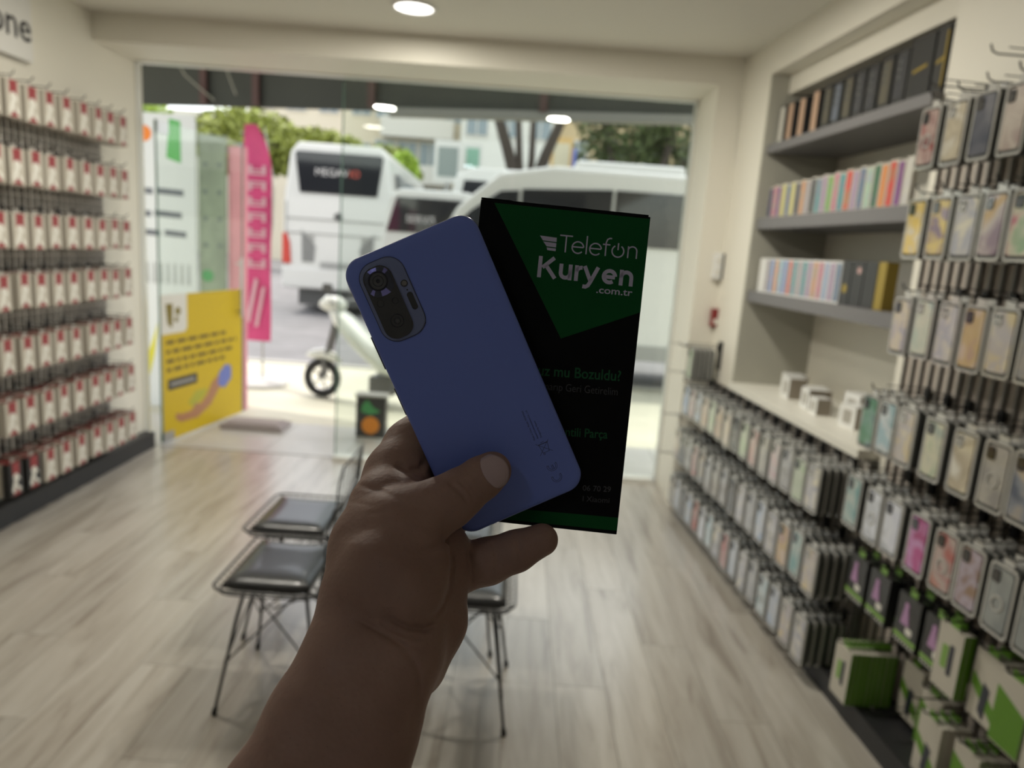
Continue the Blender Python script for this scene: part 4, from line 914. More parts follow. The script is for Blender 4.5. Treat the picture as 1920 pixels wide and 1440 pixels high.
# ------------------------------------------------------------------ phone in the hand
def pose(Rm, tvec):
    'local x right, y up, z towards the camera'
    cols = []
    for c in ((Rm[0][0], Rm[1][0], Rm[2][0]), (-Rm[0][1], -Rm[1][1], -Rm[2][1]), (-Rm[0][2], -Rm[1][2], -Rm[2][2])):
        cols.append(R * c[0] - U * c[1] + F * c[2])
    o = cam_pt(*tvec)
    return Matrix(((cols[0].x, cols[1].x, cols[2].x, o.x), (cols[0].y, cols[1].y, cols[2].y, o.y), (cols[0].z, cols[1].z, cols[2].z, o.z), (0, 0, 0, 1)))
PHM = pose([[.91879778, .39004284, -.06064008], [-.39456191, .91197132, -.1123798], [.01146908, .12718058, .99181327]], (-.02484446, -.0031612, .3862717))
BXM = pose([[.9945247, -.10425524, .00717359], [.1043271, .99448758, -.01050307], [-.00603905, .01119396, .99991911]], (.02130528, -.00961023, .40914096))
class FM(MB):
    'flat shapes in a local xy plane, extruded along z'
    def plate(s, pts, z0, z1, m=0):
        n = len(pts); return s.add([(x, y, z1) for x, y in pts] + [(x, y, z0) for x, y in pts],
            [tuple(range(n)), tuple(range(2 * n - 1, n - 1, -1))] + [(i, i + n, (i + 1) % n + n, (i + 1) % n) for i in range(n)], m)
    def ribbon(s, pts, wd, z0, z1, closed=False, m=0):
        k = len(pts); A = []; Bp = []
        for i in range(k):
            p = Vector(pts[i]); a = Vector(pts[(i - 1) % k]) if (closed or i > 0) else None; b = Vector(pts[(i + 1) % k]) if (closed or i < k - 1) else None
            d = ((b if b is not None else p) - (a if a is not None else p)).normalized(); nrm = Vector((-d.y, d.x))
            if a is not None and b is not None:
                d1 = (p - a).normalized(); q = abs(d.dot(d1)); wd_ = wd / max(q, .5)
            else: wd_ = wd
            A.append(p + nrm * wd_ / 2); Bp.append(p - nrm * wd_ / 2)
        v = [(q.x, q.y, z) for z in (z1, z0) for L in (A, Bp) for q in L]; f = []
        for i in range(k if closed else k - 1):
            j = (i + 1) % k
            f += [(i, j, k + j, k + i), (2 * k + j, 2 * k + i, 3 * k + i, 3 * k + j), (i, 2 * k + i, 2 * k + j, j), (k + j, 3 * k + j, 3 * k + i, k + i)]
        return s.add(v, f, m)
def rr2(x0, x1, y0, y1, r, n=8): return rrect(x0, x1, y0, y1, r, n)
ph = thing('smartphone', 'lilac blue smartphone held in the hand, showing its back and camera module', 'smartphone', M=PHM)
PWd, PHt, PT = .0765, .164, .0081
def lilac():
    m = mat('lilac_glass', (.155, .215, .62), .42, coat=.08, spec=.3); return m
m_lil = lilac(); m_edge2 = mat('phone_frame_blue', (.035, .04, .07), .25, .6); m_pblk = mat('camera_glass_black', (.004, .004, .006), .12, coat=.5)
# back glass: domed edges
n = 10; lv = [(0, 0), (.0006, -.0), (.0016, -.0004), (.0024, -.0011), (.0029, -.0022)]
mb = FM(); V = []; 
insets = [(.0042, 0), (.0026, -.00015), (.0014, -.0006), (.0006, -.0014), (.00015, -.0026)]
for ins, z in insets:
    V += [(x, y, z) for x, y in rr2(-PWd / 2 + ins, PWd / 2 - ins, -PHt / 2 + ins, PHt / 2 - ins, .0105 - ins * .6, n)]
kk = 4 * (n + 1)
mb.add(V, [tuple(range(kk))] + [(a * kk + i, (a + 1) * kk + i, (a + 1) * kk + (i + 1) % kk, a * kk + (i + 1) % kk) for a in range(len(insets) - 1) for i in range(kk)])
bg_ = mb.build('back_glass', m_lil, ph, smooth=True)
mb = FM(); V = []
for ins, z in [(.00015, -.0026), (0, -.0032), (0, -.0066), (.0008, -.0078), (.002, -.0081)]:
    V += [(x, y, z) for x, y in rr2(-PWd / 2 + ins, PWd / 2 - ins, -PHt / 2 + ins, PHt / 2 - ins, .0105, n)]
mb.add(V, [tuple(range(5 * kk - 1, 4 * kk - 1, -1))] + [(a * kk + i, (a + 1) * kk + i, (a + 1) * kk + (i + 1) % kk, a * kk + (i + 1) % kk) for a in range(4) for i in range(kk)])
mb.build('frame', m_edge2, ph, smooth=True)
FM().plate(rr2(-PWd / 2 + .002, PWd / 2 - .002, -PHt / 2 + .002, PHt / 2 - .002, .009), -.0084, -.0081).build('screen', m_pblk, ph)
ex = lambda a: -PWd / 2 + a / 1000; ey = lambda a: PHt / 2 - a / 1000
isl = mb = FM(); V = []; OUT = lambda o: rr2(ex(6.9 - o), ex(31.2 + o), ey(49.3 + o), ey(5.8 - o), .0088 + o / 1000, n)
for o, z in [(0.5, 0), (.28, .0004), (0, .0009), (-.6, .0010)]: V += [(x, y, z) for x, y in OUT(o)]
mb.add(V, [(a * kk + i, a * kk + (i + 1) % kk, (a + 1) * kk + (i + 1) % kk, (a + 1) * kk + i) for a in range(3) for i in range(kk)] + [tuple(range(3 * kk, 4 * kk))])
isl = mb.build('camera_island', mat('island_lilac_grey', (.17, .20, .36), .4, coat=.1, spec=.3), ph, smooth=True)
m_line = mat('island_groove', (.01, .011, .02), .3)
FM().ribbon(OUT(.35), .00028, .0001, .0006, closed=True).build('island_edge', m_line, isl)
FM().plate(rr2(ex(8.5), ex(24.3), ey(48.1), ey(8.2), .0066), .0010, .0018).build('camera_glass', m_pblk, isl)
# faceted ring plate round the main lens
sq = rr2(ex(9.1), ex(23.6), ey(24.2), ey(8.9), .0058, 4); cx, cy = ex(16.1), ey(16.0); mb = FM()
m_f1 = mat('facet_lilac', (.26, .25, .62), .2, .7); m_f2 = mat('facet_grey', (.06, .065, .09), .25, .6)
N3 = len(sq); inn = []
for (x, y) in sq:
    a = math.atan2(y - cy, x - cx); inn.append((cx + .0052 * math.cos(a), cy + .0052 * math.sin(a)))
v = [(x, y, .00185) for x, y in sq] + [(x, y, .0023) for x, y in inn]
for i in range(N3):
    a = math.degrees(math.atan2(sq[i][1] - cy, sq[i][0] - cx)) % 180
    mb.add([v[i], v[(i + 1) % N3], v[N3 + (i + 1) % N3], v[N3 + i]], [(0, 1, 2, 3)], 0 if 75 < a < 110 or 20 < a < 40 else 1)
mb.build('facet_plate', [m_f1, m_f2], isl)
def ringm(cx, cy, r0, r1, z0, z1, name, m, par):
    n_ = 28; o_, i_ = [(cx + r1 * math.cos(2 * PI * k / n_), cy + r1 * math.sin(2 * PI * k / n_)) for k in range(n_)], [(cx + r0 * math.cos(2 * PI * k / n_), cy + r0 * math.sin(2 * PI * k / n_)) for k in range(n_)]
    v = [(*p, z0) for p in o_] + [(*p, z1) for p in o_] + [(*p, z1) for p in i_] + [(*p, z0) for p in i_]
    return MB().add(v, [(a * n_ + k, a * n_ + (k + 1) % n_, (a + 1) * n_ + (k + 1) % n_, (a + 1) * n_ + k) for a in range(3) for k in range(n_)]).build(name, m, par)
circ = lambda cx, cy, r, n_=24: [(cx + r * math.cos(2 * PI * k / n_), cy + r * math.sin(2 * PI * k / n_)) for k in range(n_)]
m_lens = mat('lens_dark', (.012, .012, .018), .06, coat=1.); m_lr = mat('lens_ring', (.02, .02, .028), .25, .5)
ringm(cx, cy, .0044, .0053, .0018, .0030, 'lens_ring', m_lr, isl)
FM().plate(circ(cx, cy, .0044), .0018, .0025).build('lens', m_lens, isl)
ringm(cx, cy, .0026, .0029, .0025, .0027, 'lens_ring', m_lr, isl); FM().plate(circ(cx, cy, .0011), .0025, .0027).build('lens', m_lr, isl)
c2 = (ex(16.9), ey(38.9)); ringm(*c2, .0032, .0036, .0018, .0021, 'lens_ring', m_lr, isl); ringm(*c2, .0016, .0018, .0018, .0021, 'lens_ring', m_lr, isl); FM().plate(circ(*c2, .0009), .0018, .0021).build('lens', m_lens, isl)
c3 = (ex(12.4), ey(27.3)); ringm(*c3, .0017, .0019, .0018, .002, 'lens_ring', m_lr, isl); c4 = (ex(20.2), ey(28.8)); ringm(*c4, .0015, .0017, .0018, .002, 'lens_ring', m_lr, isl)
ringm(ex(28.2), ey(22.2), .0014, .0019, .0010, .0013, 'sensor_ring', m_pblk, isl); FM().plate(circ(ex(28.2), ey(22.2), .0014), .0010, .0012).build('flash', mat('flash_grey', (.16, .15, .14), .2), isl)
FM().plate(circ(ex(28.3), ey(26.0), .0004, 10), .0010, .0012).plate(circ(ex(30), ey(46), .0003, 10), .0010, .0011).build('microphone_hole', m_pblk, isl)
FM().plate(rr2(ex(26.9), ex(30.1), ey(37.2), ey(27.4), .0015, 6), .0010, .00125).build('oblong_flash', m_pblk, isl)
# side keys
MB().box(ex(-.7), ex(.3), ey(60.5), ey(41.5), -.0062, -.0038).build('volume_key', m_edge2, ph, bevel=.0003)
MB().box(ex(-.6), ex(.3), ey(88), ey(72), -.0062, -.0038).build('power_key', m_edge2, ph, bevel=.0003)
# small print, bin and CE mark
m_print = mat('phone_small_print', (.035, .04, .085), .4)
def fit_text(body, x0, x1, y, cap, m, parent, z=.00004, offset=0., name='lettering', rotz=0., space=1., ref='H'):
    o = text_mesh(name, body, .01, m, parent, (0, 0, 0), offset=offset, extrude=.00001, rot=(0, 0, 0), space=space)
    xs = [v.co.x for v in o.data.vertices]; mnx, mxx = min(xs), max(xs)
    cs = bpy.data.curves.new('t', 'FONT'); cs.body = ref; cs.size = .01; t = bpy.data.objects.new('t', cs); COL.objects.link(t); bpy.context.view_layer.update()
    hh = t.dimensions.y; bpy.data.objects.remove(t)
    sx = (x1 - x0) / (mxx - mnx); sy = cap / hh
    for v in o.data.vertices: v.co.x = (v.co.x - mnx) * sx; v.co.y *= sy
    o.location = (x0, y, z) ; o.rotation_euler = (0, 0, rotz); return o
def vtext(body, e1, e2a, e2b, cap):
    o = fit_text(body, 0, (e2a - e2b) / 1000, 0, cap, m_print, ph, name='small_print'); o.location = (ex(e1), ey(e2a), .00006); o.rotation_euler = (0, 0, PI / 2)
vtext('Made in China  Model: M2101K6G', 59.6, 128.6, 110.8, .0010); vtext('Xiaomi Communications Co., Ltd.', 61.6, 128.6, 111.2, .0010); vtext('Designed by Xiaomi', 63.6, 128.6, 118.6, .0010)
P_ = lambda a, b: (ex(a), ey(b))
mb = FM()
for pts, cl in (([P_(58.6, 131), P_(66.2, 138)], 0), ([P_(66.2, 131), P_(58.6, 138)], 0), ([P_(60, 132.2), P_(60.8, 137.2), P_(64.4, 137.2), P_(65.2, 132.2)], 1), ([P_(59.6, 132.0), P_(65.6, 132.0)], 0), ([P_(61.5, 131.2), P_(63.5, 131.2)], 0)): mb.ribbon(pts, .00022, .00002, .00006, closed=bool(cl))
mb.ribbon(circ(ex(61.2), ey(137.9), .0005, 10), .0002, .00002, .00006, closed=True); mb.build('bin_mark', m_print, ph)
def arc(cx, cy, r, a0, a1, n_=16): return [(cx + r * math.cos(math.radians(a0 + (a1 - a0) * k / n_)), cy + r * math.sin(math.radians(a0 + (a1 - a0) * k / n_))) for k in range(n_ + 1)]
# the mark reads upwards like the print: opening of each arc faces the top of the phone
mb = FM()
for c_ in ((62.4, 152.6), (62.4, 145.8)):
    x_, y_ = ex(c_[0]), ey(c_[1])
    mb.ribbon(arc(x_, y_, .0029, 160, 380) + arc(x_, y_, .0020, 380, 160), .0002, .00002, .00006, closed=True)
x_, y_ = ex(62.4), ey(145.8); mb.ribbon([(x_ - .0003, y_ - .002), (x_ - .0003, y_ + .0004), (x_ + .0005, y_ + .0004), (x_ + .0005, y_ - .002)], .0002, .00002, .00006)
mb.build('conformity_mark', m_print, ph)

# ------------------------------------------------------------------ printed box behind the phone
BW_, BH_, BT_ = .098, .184, .011
bx_ = thing('phone_box', 'flat black and green printed box with white lettering held behind the phone', 'box', M=BXM)
m_bblk = mat('box_matte_black', (.002, .002, .0025), .6, spec=.12); m_bgrn = mat('box_print_green', (.003, .075, .018), .55, spec=.12); m_btxt = mat('box_print_lilac_white', (.50, .47, .62), .5, spec=.3)
MB().box(-BW_ / 2, BW_ / 2, -BH_ / 2, BH_ / 2, -BT_, 0).build('carton', m_bblk, bx_, bevel=.0004)
MB().box(-BW_ / 2 + .001, BW_ / 2 - .001, BH_ / 2 + .0002, BH_ / 2 + .0012, -BT_ + .0005, -.001).box(-BW_ / 2, -BW_ / 2 + .018, BH_ / 2 + .0008, BH_ / 2 + .0018, -BT_ * .6, -.0022).build('top_flap', m_bblk, bx_)
import numpy.linalg as la
_src = np.array([[903, 376, 1], [1221, 405, 1], [1156, 1000, 1]], float).T; _dst = np.array([[-BW_ / 2, BH_ / 2], [BW_ / 2, BH_ / 2], [BW_ / 2, -BH_ / 2]]).T
_A = _dst @ la.inv(_src)
def bp(px, py): q = _A @ np.array([px, py, 1]); return (float(q[0]), float(q[1]))
e_ = .0003
FM().plate([bp(928, 382), (BW_ / 2 - e_, BH_ / 2 - .0012), bp(1201.5, 583), bp(1052, 634)], .00001, .00004).build('green_panel', m_bgrn, bx_)
FM().plate([(-BW_ / 2 + e_, -BH_ / 2 + .0018), (BW_ / 2 - e_, -BH_ / 2 + .0022), (BW_ / 2 - e_, -BH_ / 2 + .0098), (-BW_ / 2 + e_, -BH_ / 2 + .0082)], .00001, .00004).build('green_strip', m_bgrn, bx_)
mb = FM()
for a, b, c, d in (((1013.5, 442), (1045, 446), (1044.5, 454), (1019, 451)), ((1019.5, 453), (1044.2, 456), (1043.5, 464), (1026, 462)), ((1026, 464), (1043.2, 466), (1042.7, 471), (1027, 469))):
    mb.plate([bp(*d), bp(*c), bp(*b), bp(*a)], .00004, .00008)
stuff(mb.build('bar_logo', m_btxt, bx_))
# thin word, drawn letter by letter on a baseline
o0 = Vector(bp(1049.5, 472)); o1 = Vector(bp(1194, 483.5)); ux = (o1 - o0); Lw = ux.length; ux.normalize(); uy = Vector((-ux.y, ux.x))
scl = Lw / 144.5
def q(x, y): v = o0 + ux * x * scl + uy * y * scl; return (v.x, v.y)
T_W = 2.5 * scl; mb = FM()
def st(pts, closed=False): mb.ribbon([q(*p) for p in pts], T_W, .00004, .00008, closed=closed)
def arcp(cx, cy, r, a0, a1, n_=18): return arc(cx, cy, r, a0, a1, n_)
st([(-1, 31), (23, 31)]); st([(11, 31), (11, 0)])
def ee(x): st([(x - 10, 11.8), (x + 10.5, 11.8)]); st(arcp(x, 11, 10.8, 6, 318))
ee(34); st([(50, 0), (50, 34)]); ee(67)
st([(86, 0), (86, 25), (88, 31), (92, 33.5), (96, 33.5)]); st([(80, 21.5), (94, 21.5)])
st(arcp(109, 11, 11, 122, 418, 24)); st([(109, 13), (109, 26)])
st([(128, 0), (128, 22)]); st([(128, 12)] + arcp(136, 13.5, 8.2, 170, 0, 12) + [(144.2, 0)])
stuff(mb.build('thin_lettering', m_btxt, bx_))
def btext(body, p0, p1, cap_px, m, offset=0., name='lettering'):
    a, b = Vector(bp(*p0)), Vector(bp(*p1)); o = fit_text(body, 0, (b - a).length, 0, cap_px * (BH_ / 598), m, bx_, offset=offset, name=name)
    o.location = (a.x, a.y, .00006); o.rotation_euler = (0, 0, math.atan2(b.y - a.y, b.x - a.x)); return o
o0 = Vector(bp(1007, 519.5)); o1 = Vector(bp(1188, 535.5)); ux = (o1 - o0); Lw = ux.length; ux.normalize(); uy = Vector((-ux.y, ux.x)); scl = Lw / 182.
T_W = 7.2 * scl; mb = FM()
st([(4, 0), (4, 40)]); st([(9, 19), (30, 39)]); st([(15, 24), (34, 0.5)])
st([(44, 29.5), (44, 13)] + arcp(52.8, 12.8, 8.8, 188, 352, 12) + [(61.6, 13), (61.6, 29.5)]); st([(61.6, 20), (61.6, 0)])
st([(73.5, 29.5), (73.5, 0)]); st(arcp(83, 16.4, 9.4, 172, 84, 8))
st([(88, 29.5), (100.5, 3)]); st([(113.5, 29.5), (101, 1), (97, -6.5), (92.5, -9), (87, -8.5)])
st(arcp(135.8, 14.3, 10.8, 4, 308, 20)); st([(126, 13.6), (146.2, 13.6)])
st([(158, 29.5), (158, 0)]); st([(158, 14)] + arcp(167.5, 16, 9.4, 176, 4, 10) + [(177, 14), (177, 0)])
stuff(mb.build('bold_lettering', m_btxt, bx_))
btext('.com.tr', (1118.5, 547.5), (1186, 553), 12.5, m_btxt, offset=.00012)
m_dg = mat('box_dim_green_print', (.008, .085, .03), .5, spec=.2); m_dgr = mat('box_dim_grey_print', (.06, .06, .066), .5, spec=.3)
btext('uz mu Bozuldu?', (1009, 703), (1164, 712), 19, m_dg, offset=.00014)
btext('narıp Geri Getirelim', (1022, 730), (1158, 739), 14, m_dgr, offset=-.00005)
btext('ntili Parça', (1060, 816), (1139, 820), 16, m_dg, offset=.00014)
btext('06 70 29', (1092, 918), (1145, 920), 10, m_dgr, offset=.0001); btext('I Xiaomi', (1092, 938), (1142, 941), 10, m_dgr)

# ------------------------------------------------------------------ the hand (one continuous surface from a smooth distance field)
def ci(px, py, d): return np.array([(px - 960) / FPX * d, (py - 720) / FPX * d, d])      # camera space
VX = .0009
lo = np.array([-.20, .0, .245]); hi = np.array([.045, .275, .47])
dims = np.ceil((hi - lo) / VX).astype(int) + 1
field = np.full(dims, .05, np.float32)
def smin(a, b, k): h = np.clip(.5 + .5 * (b - a) / k, 0, 1); return b * (1 - h) + a * h - k * h * (1 - h)
def cone(p, d):
    'one tapered capsule: two (px, py, depth, radius px) ends, blended with k'
pass
def capsule(A_, B_, k):
    global field
    a = ci(*A_[:3]); b = ci(*B_[:3]); ra = A_[3] * A_[2] / FPX; rb = B_[3] * B_[2] / FPX; pad = .018
    l_ = np.minimum(a - ra, b - rb) - pad; h_ = np.maximum(a + ra, b + rb) + pad
    i0 = np.clip(((l_ - lo) / VX).astype(int), 0, dims - 1); i1 = np.clip(((h_ - lo) / VX).astype(int) + 2, 1, dims)
    if (i1 <= i0).any(): return
    g = [lo[j] + VX * np.arange(i0[j], i1[j], dtype=np.float32) for j in range(3)]
    X, Y, Z = np.meshgrid(*g, indexing='ij', sparse=True)
    ab = b - a; L2 = float(ab @ ab) + 1e-12
    t = np.clip(((X - a[0]) * ab[0] + (Y - a[1]) * ab[1] + (Z - a[2]) * ab[2]) / L2, 0, 1)
    d = np.sqrt((X - a[0] - t * ab[0]) ** 2 + (Y - a[1] - t * ab[1]) ** 2 + (Z - a[2] - t * ab[2]) ** 2) - (ra + (rb - ra) * t)
    s = tuple(slice(i0[j], i1[j]) for j in range(3)); field[s] = smin(field[s], d.astype(np.float32), k)
def chain(pts, k=.006):
    for a, b in zip(pts, pts[1:]): capsule(a, b, k)
# forearm: two side-by-side chains give it an oval section
chain([(420, 1760, .285, 105), (520, 1520, .305, 112), (608, 1350, .325, 100), (668, 1230, .340, 92), (700, 1120, .355, 86)], .010)
chain([(600, 1790, .290, 100), (655, 1540, .308, 98), (690, 1350, .328, 92), (735, 1220, .345, 90), (765, 1120, .362, 84)], .010)
# palm, index side up the left contour
chain([(700, 1120, .358, 92), (722, 1020, .368, 86), (732, 955, .380, 76)], .010)
chain([(765, 1150, .368, 88), (790, 1060, .385, 70), (800, 990, .396, 60)], .008)
# heel on the little finger side
chain([(765, 1235, .362, 76), (800, 1160, .372, 72), (815, 1090, .382, 56), (838, 1030, .390, 44)], .007)
# thenar ball and thumb
field_keep = None
chain([(700, 1110, .350, 88), (738, 1078, .348, 104), (755, 1050, .352, 84), (745, 1000, .358, 66)], .006)
chain([(690, 1030, .362, 70), (745, 985, .359, 60), (800, 960, .365, 51), (842, 940, .3695, 46), (868, 921, .3715, 43.5)], .007)
chain([(868, 921, .3715, 43.5), (902, 897, .3745, 40), (923, 882.5, .3758, 36)], .003)
# index finger base and index behind the phone and box
chain([(732, 955, .388, 74), (748, 892, .404, 62), (772, 838, .420, 50), (800, 800, .434, 40)], .006)
chain([(800, 800, .434, 38), (862, 745, .442, 34), (930, 700, .4405, 30)], .004)
# middle and ring finger behind the box
chain([(775, 960, .402, 60), (800, 905, .424, 46), (850, 850, .441, 38), (920, 800, .4415, 34), (985, 765, .4385, 29)], .004)
chain([(800, 1010, .402, 56), (838, 965, .424, 43), (900, 925, .440, 37), (965, 890, .4405, 33), (1030, 862, .438, 28)], .004)
# little finger below the box
chain([(815, 1075, .392, 52), (862, 1064, .395, 45)], .006)
chain([(858, 1066, .395, 46), (915, 1052, .396, 43), (968, 1033, .3955, 38), (1016, 1012, .3945, 30.5)], .0028)
# creases: grooves cut along lines seen from the camera, into the near surface only
def groove(pts, depth, wpx, dmax=1.0):
    global field
    P2 = np.array(pts, float); x0, y0 = P2.min(0) - 4 * wpx; x1, y1 = P2.max(0) + 4 * wpx
    dm = .37; l_ = np.array([(x0 - 960) / FPX * dm * 1.12 if x0 < 960 else (x0 - 960) / FPX * dm * .9, (y0 - 720) / FPX * dm * .88, .28]); h_ = np.array([(x1 - 960) / FPX * dm * .88 if x1 < 960 else (x1 - 960) / FPX * dm * 1.12, (y1 - 720) / FPX * dm * 1.1, dmax])
    i0 = np.clip(((l_ - lo) / VX).astype(int), 0, dims - 1); i1 = np.clip(((h_ - lo) / VX).astype(int) + 2, 1, dims)
    g = [lo[j] + VX * np.arange(i0[j], i1[j], dtype=np.float32) for j in range(3)]
    X, Y, Z = np.meshgrid(*g, indexing='ij', sparse=True)
    PX = 960 + FPX * X / Z; PY = 720 + FPX * Y / Z; best = None; n_ = len(P2) - 1
    for i, (a, b) in enumerate(zip(P2, P2[1:])):
        ab = b - a; t = np.clip(((PX - a[0]) * ab[0] + (PY - a[1]) * ab[1]) / (ab @ ab), 0, 1)
        d = ((PX - a[0] - t * ab[0]) ** 2 + (PY - a[1] - t * ab[1]) ** 2) / wpx ** 2
        s_ = (i + t) / n_; fade = np.clip(np.minimum(s_, 1 - s_) * 6, 0.15, 1)
        v_ = fade * np.exp(-d); best = v_ if best is None else np.maximum(best, v_)
    s = tuple(slice(i0[j], i1[j]) for j in range(3)); field[s] += (depth * best).astype(np.float32)
for d_, w_, pts in (
    (.0016, 6, [(842, 1010), (826, 1022), (806, 1030), (780, 1034)]), (.0006, 3.6, [(836, 1032), (806, 1044), (770, 1046)]), (.0006, 3.6, [(836, 1048), (812, 1058), (784, 1061)]), (.0005, 3.6, [(834, 1062), (808, 1076), (790, 1080)]), (.0005, 3.6, [(830, 1082), (806, 1094), (786, 1096)]), (.0004, 3.6, [(826, 1104), (800, 1114), (780, 1114)]),
    (.0013, 4.2, [(838, 901), (852, 914), (868, 930), (880, 944)]), (.0010, 3.8, [(855, 897), (872, 912), (884, 928), (890, 945)]), (.0007, 3.6, [(866, 896), (884, 912), (894, 930)]), (.0006, 3.6, [(846, 898), (862, 916), (874, 934)]),
    (.0020, 6, [(712, 1142), (735, 1162), (765, 1176), (795, 1180), (820, 1168)]), (.0012, 5, [(700, 1150), (730, 1178), (760, 1192), (795, 1196)]), (.0012, 5, [(655, 1150), (690, 1172), (725, 1192), (755, 1212), (775, 1222)]),
    (.0010, 5, [(730, 1190), (760, 1210), (790, 1214)]), (.0011, 5, [(745, 1214), (772, 1232), (786, 1262), (788, 1300), (786, 1330)]), (.0006, 4, [(632, 1112), (660, 1140), (700, 1160)]), (.0005, 4, [(700, 1120), (720, 1140), (750, 1156)]),
    (.0013, 5, [(842, 1020), (848, 1055), (843, 1105), (826, 1142), (806, 1166)]), (.0014, 5, [(876, 1020), (882, 1060), (884, 1100)]), (.0008, 4.5, [(922, 1014), (932, 1040), (930, 1080)]), (.0009, 4.5, [(966, 998), (972, 1022), (976, 1058)]),
    (.0020, 7, [(738, 868), (764, 884), (786, 880), (798, 862)]), (.0009, 5, [(664, 908), (704, 917), (736, 930), (762, 944)]), (.0006, 5, [(684, 964), (724, 958), (762, 945)]), (.0003, 4, [(645, 940), (680, 945), (712, 952)])):
    groove(pts, d_, w_)
# surface nets
def surface_nets(fld):
    ins = fld < 0; nx, ny, nz = fld.shape
    c = np.zeros((nx - 1, ny - 1, nz - 1), np.uint8)
    offs = [(i, j, k) for i in (0, 1) for j in (0, 1) for k in (0, 1)]
    for i, j, k in offs: c += ins[i:nx - 1 + i, j:ny - 1 + j, k:nz - 1 + k]
    act = (c > 0) & (c < 8); idx = np.full(act.shape, -1, np.int64); cells = np.argwhere(act); idx[act] = np.arange(len(cells))
    acc = np.zeros((len(cells), 3)); cnt = np.zeros(len(cells))
    for a in range(3):
        for u in (0, 1):
            for v in (0, 1):
                o = [0, 0, 0]; o[(a + 1) % 3] = u; o[(a + 2) % 3] = v; p = cells + o; q_ = p.copy(); q_[:, a] += 1
                f0 = fld[p[:, 0], p[:, 1], p[:, 2]]; f1 = fld[q_[:, 0], q_[:, 1], q_[:, 2]]; m = (f0 < 0) != (f1 < 0)
                t = np.where(m, f0 / np.where(m, f0 - f1, 1), 0); pt = np.array(o, float) + np.zeros((len(cells), 3)); pt[:, a] += t
                acc[m] += pt[m]; cnt[m] += 1
    verts = cells + acc / cnt[:, None]; faces = []
    for a in range(3):
        b, c_ = (a + 1) % 3, (a + 2) % 3
        sl0 = [slice(1, -1)] * 3; sl1 = [slice(1, -1)] * 3; sl0[a] = slice(0, -1); sl1[a] = slice(1, None)
        f0 = ins[tuple(sl0)]; f1 = ins[tuple(sl1)]; e = np.argwhere(f0 != f1)
        base = e.copy(); base[:, b] += 1; base[:, c_] += 1
        sg_ = f0[e[:, 0], e[:, 1], e[:, 2]]
        def g(db, dc): p = base.copy(); p[:, b] -= db; p[:, c_] -= dc; return idx[p[:, 0], p[:, 1], p[:, 2]]
        qd = np.stack([g(1, 1), g(0, 1), g(0, 0), g(1, 0)], 1); qd[~sg_] = qd[~sg_][:, ::-1]; faces.append(qd)
    F_ = np.concatenate(faces); return verts, F_[(F_ >= 0).all(1)]
V_, F_ = surface_nets(field)
Pc = lo + V_ * VX
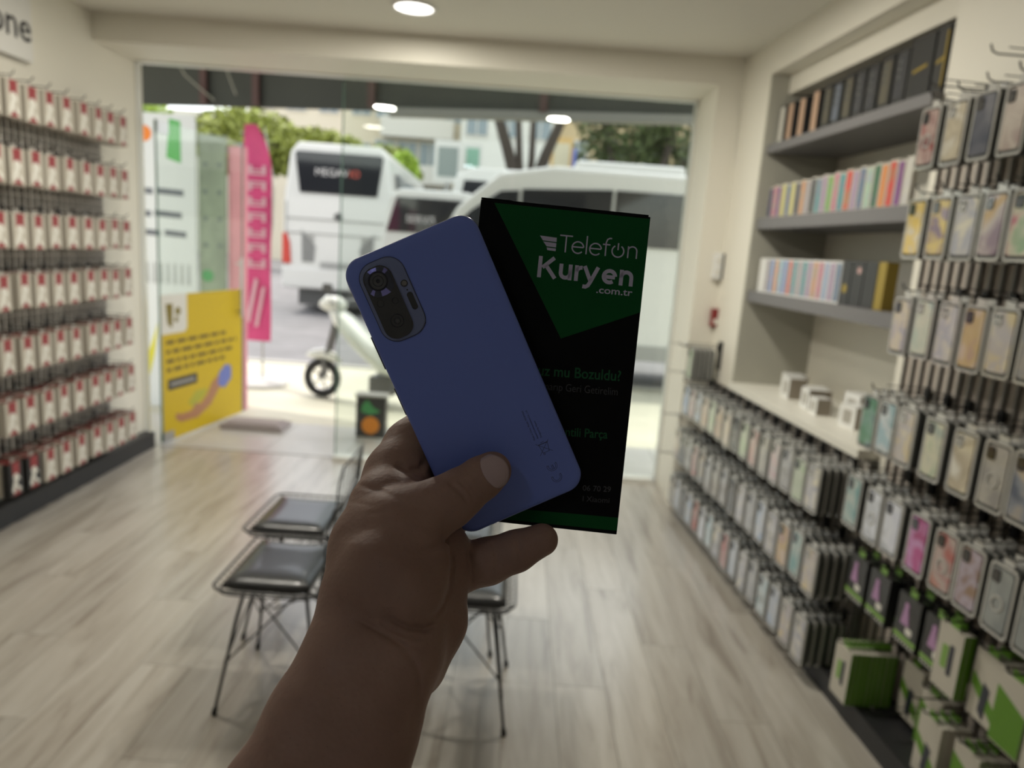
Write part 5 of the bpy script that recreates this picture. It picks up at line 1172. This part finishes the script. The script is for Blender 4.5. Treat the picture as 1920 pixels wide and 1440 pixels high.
# light smoothing that keeps the creases
e1_ = np.concatenate([F_[:, [0, 1]], F_[:, [1, 2]], F_[:, [2, 3]], F_[:, [3, 0]]])
for _ in range(1):
    s_ = np.zeros_like(Pc); c_ = np.zeros(len(Pc)); np.add.at(s_, e1_[:, 0], Pc[e1_[:, 1]]); np.add.at(c_, e1_[:, 0], 1); np.add.at(s_, e1_[:, 1], Pc[e1_[:, 0]]); np.add.at(c_, e1_[:, 1], 1)
    Pc = Pc * .5 + .5 * s_ / c_[:, None]
Rn, Un, Fn, Cn = (np.array(v) for v in (R, U, F, CAM))
Pw = Cn + Pc[:, 0:1] * Rn - Pc[:, 1:2] * Un + Pc[:, 2:3] * Fn
me = bpy.data.meshes.new('person'); me.from_pydata(Pw.tolist(), [], F_.tolist())
def skin():
    m = bpy.data.materials.new('skin'); m.use_nodes = True; n = m.node_tree; b = n.nodes['Principled BSDF']
    tc = n.nodes.new('ShaderNodeTexCoord')
    t = n.nodes.new('ShaderNodeTexNoise'); t.inputs['Scale'].default_value = 28; t.inputs['Detail'].default_value = 5
    r = n.nodes.new('ShaderNodeValToRGB'); e = r.color_ramp.elements; e[0].position = .32; e[0].color = (.26, .155, .125, 1); e[1].position = .68; e[1].color = (.335, .21, .175, 1)
    n.links.new(tc.outputs['Object'], t.inputs['Vector']); n.links.new(t.outputs['Fac'], r.inputs[0])
    # pores and small dark hair roots
    vo = n.nodes.new('ShaderNodeTexVoronoi'); vo.inputs['Scale'].default_value = 330; n.links.new(tc.outputs['Object'], vo.inputs['Vector'])
    cr = n.nodes.new('ShaderNodeValToRGB'); cr.color_ramp.elements[0].position = .05; cr.color_ramp.elements[0].color = (.45, .42, .42, 1); cr.color_ramp.elements[1].position = .16; cr.color_ramp.elements[1].color = (1, 1, 1, 1)
    n.links.new(vo.outputs['Distance'], cr.inputs[0])
    mx = n.nodes.new('ShaderNodeMix'); mx.data_type = 'RGBA'; mx.blend_type = 'MULTIPLY'; mx.inputs[0].default_value = .35
    n.links.new(r.outputs[0], mx.inputs[6]); n.links.new(cr.outputs[0], mx.inputs[7]); n.links.new(mx.outputs[2], b.inputs['Base Color'])
    b.inputs['Roughness'].default_value = .58; b.inputs['Specular IOR Level'].default_value = .3; b.inputs['Subsurface Weight'].default_value = .12; b.inputs['Subsurface Radius'].default_value = (1, .35, .2); b.inputs['Subsurface Scale'].default_value = .003
    t2 = n.nodes.new('ShaderNodeTexVoronoi'); t2.inputs['Scale'].default_value = 420; n.links.new(tc.outputs['Object'], t2.inputs['Vector'])
    t3 = n.nodes.new('ShaderNodeTexNoise'); t3.inputs['Scale'].default_value = 90; t3.inputs['Detail'].default_value = 4; n.links.new(tc.outputs['Object'], t3.inputs['Vector'])
    ad = n.nodes.new('ShaderNodeMath'); ad.operation = 'MULTIPLY_ADD'; ad.inputs[1].default_value = .3; n.links.new(t2.outputs['Distance'], ad.inputs[0]); n.links.new(t3.outputs['Fac'], ad.inputs[2])
    bp_ = n.nodes.new('ShaderNodeBump'); bp_.inputs['Strength'].default_value = .6; bp_.inputs['Distance'].default_value = .0008; n.links.new(ad.outputs[0], bp_.inputs['Height']); n.links.new(bp_.outputs[0], b.inputs['Normal'])
    return m
m_skin = skin(); me.materials.append(m_skin); me.shade_smooth()
hand = bpy.data.objects.new('person', me); COL.objects.link(hand)
tag(hand, 'bare left hand and forearm holding the phone and box, thumb across the phone', 'person')
# thumb nail: a curved plate lying on the thumb tip
nm = MB(); axd = (Vector(ci(925, 884, .3758)) - Vector(ci(868, 921, .3715))).normalized()
sd_ = axd.cross(Vector((0, 0, 1))).normalized(); nrm = sd_.cross(axd).normalized()
if nrm.z > 0: nrm = -nrm
vv = []; NU, NV = 10, 12
rT = 37.5 * .3752 / FPX; base_c = Vector(ci(923.5, 882.0, .3758))
for j in range(NV + 1):
    for i in range(NU + 1):
        s1 = -1 + 2 * i / NU; t1 = j / NV
        wv = .92 * (1 - .30 * max(0, (t1 - .55) / .45) ** 2.2) * (1 - .22 * max(0, (.25 - t1) / .25) ** 2)
        s_ax = -.0068 + .0134 * t1; sp = max(0, s_ax); a = s1 * wv * .98; rr__ = rT + .0008 - .55 * (rT - math.sqrt(max(rT ** 2 - sp ** 2, 1e-8)))
        endc = .0022 * (s1 ** 2) * (1 if t1 > .5 else -1) * abs(t1 - .5) * 2
        c_ = base_c + axd * (s_ax - endc)
        p = c_ + (nrm * math.cos(a) + sd_ * math.sin(a)) * rr__
        vv.append(cam_pt(*p))
nm.add(vv, [(j * (NU + 1) + i, j * (NU + 1) + i + 1, (j + 1) * (NU + 1) + i + 1, (j + 1) * (NU + 1) + i) for j in range(NV) for i in range(NU)])
nl = nm.build('thumb_nail', mat('nail', (.42, .31, .32), .3, coat=.15), hand, smooth=True)
sm = nl.modifiers.new('thick', 'SOLIDIFY'); sm.thickness = .0005; sm.offset = 0
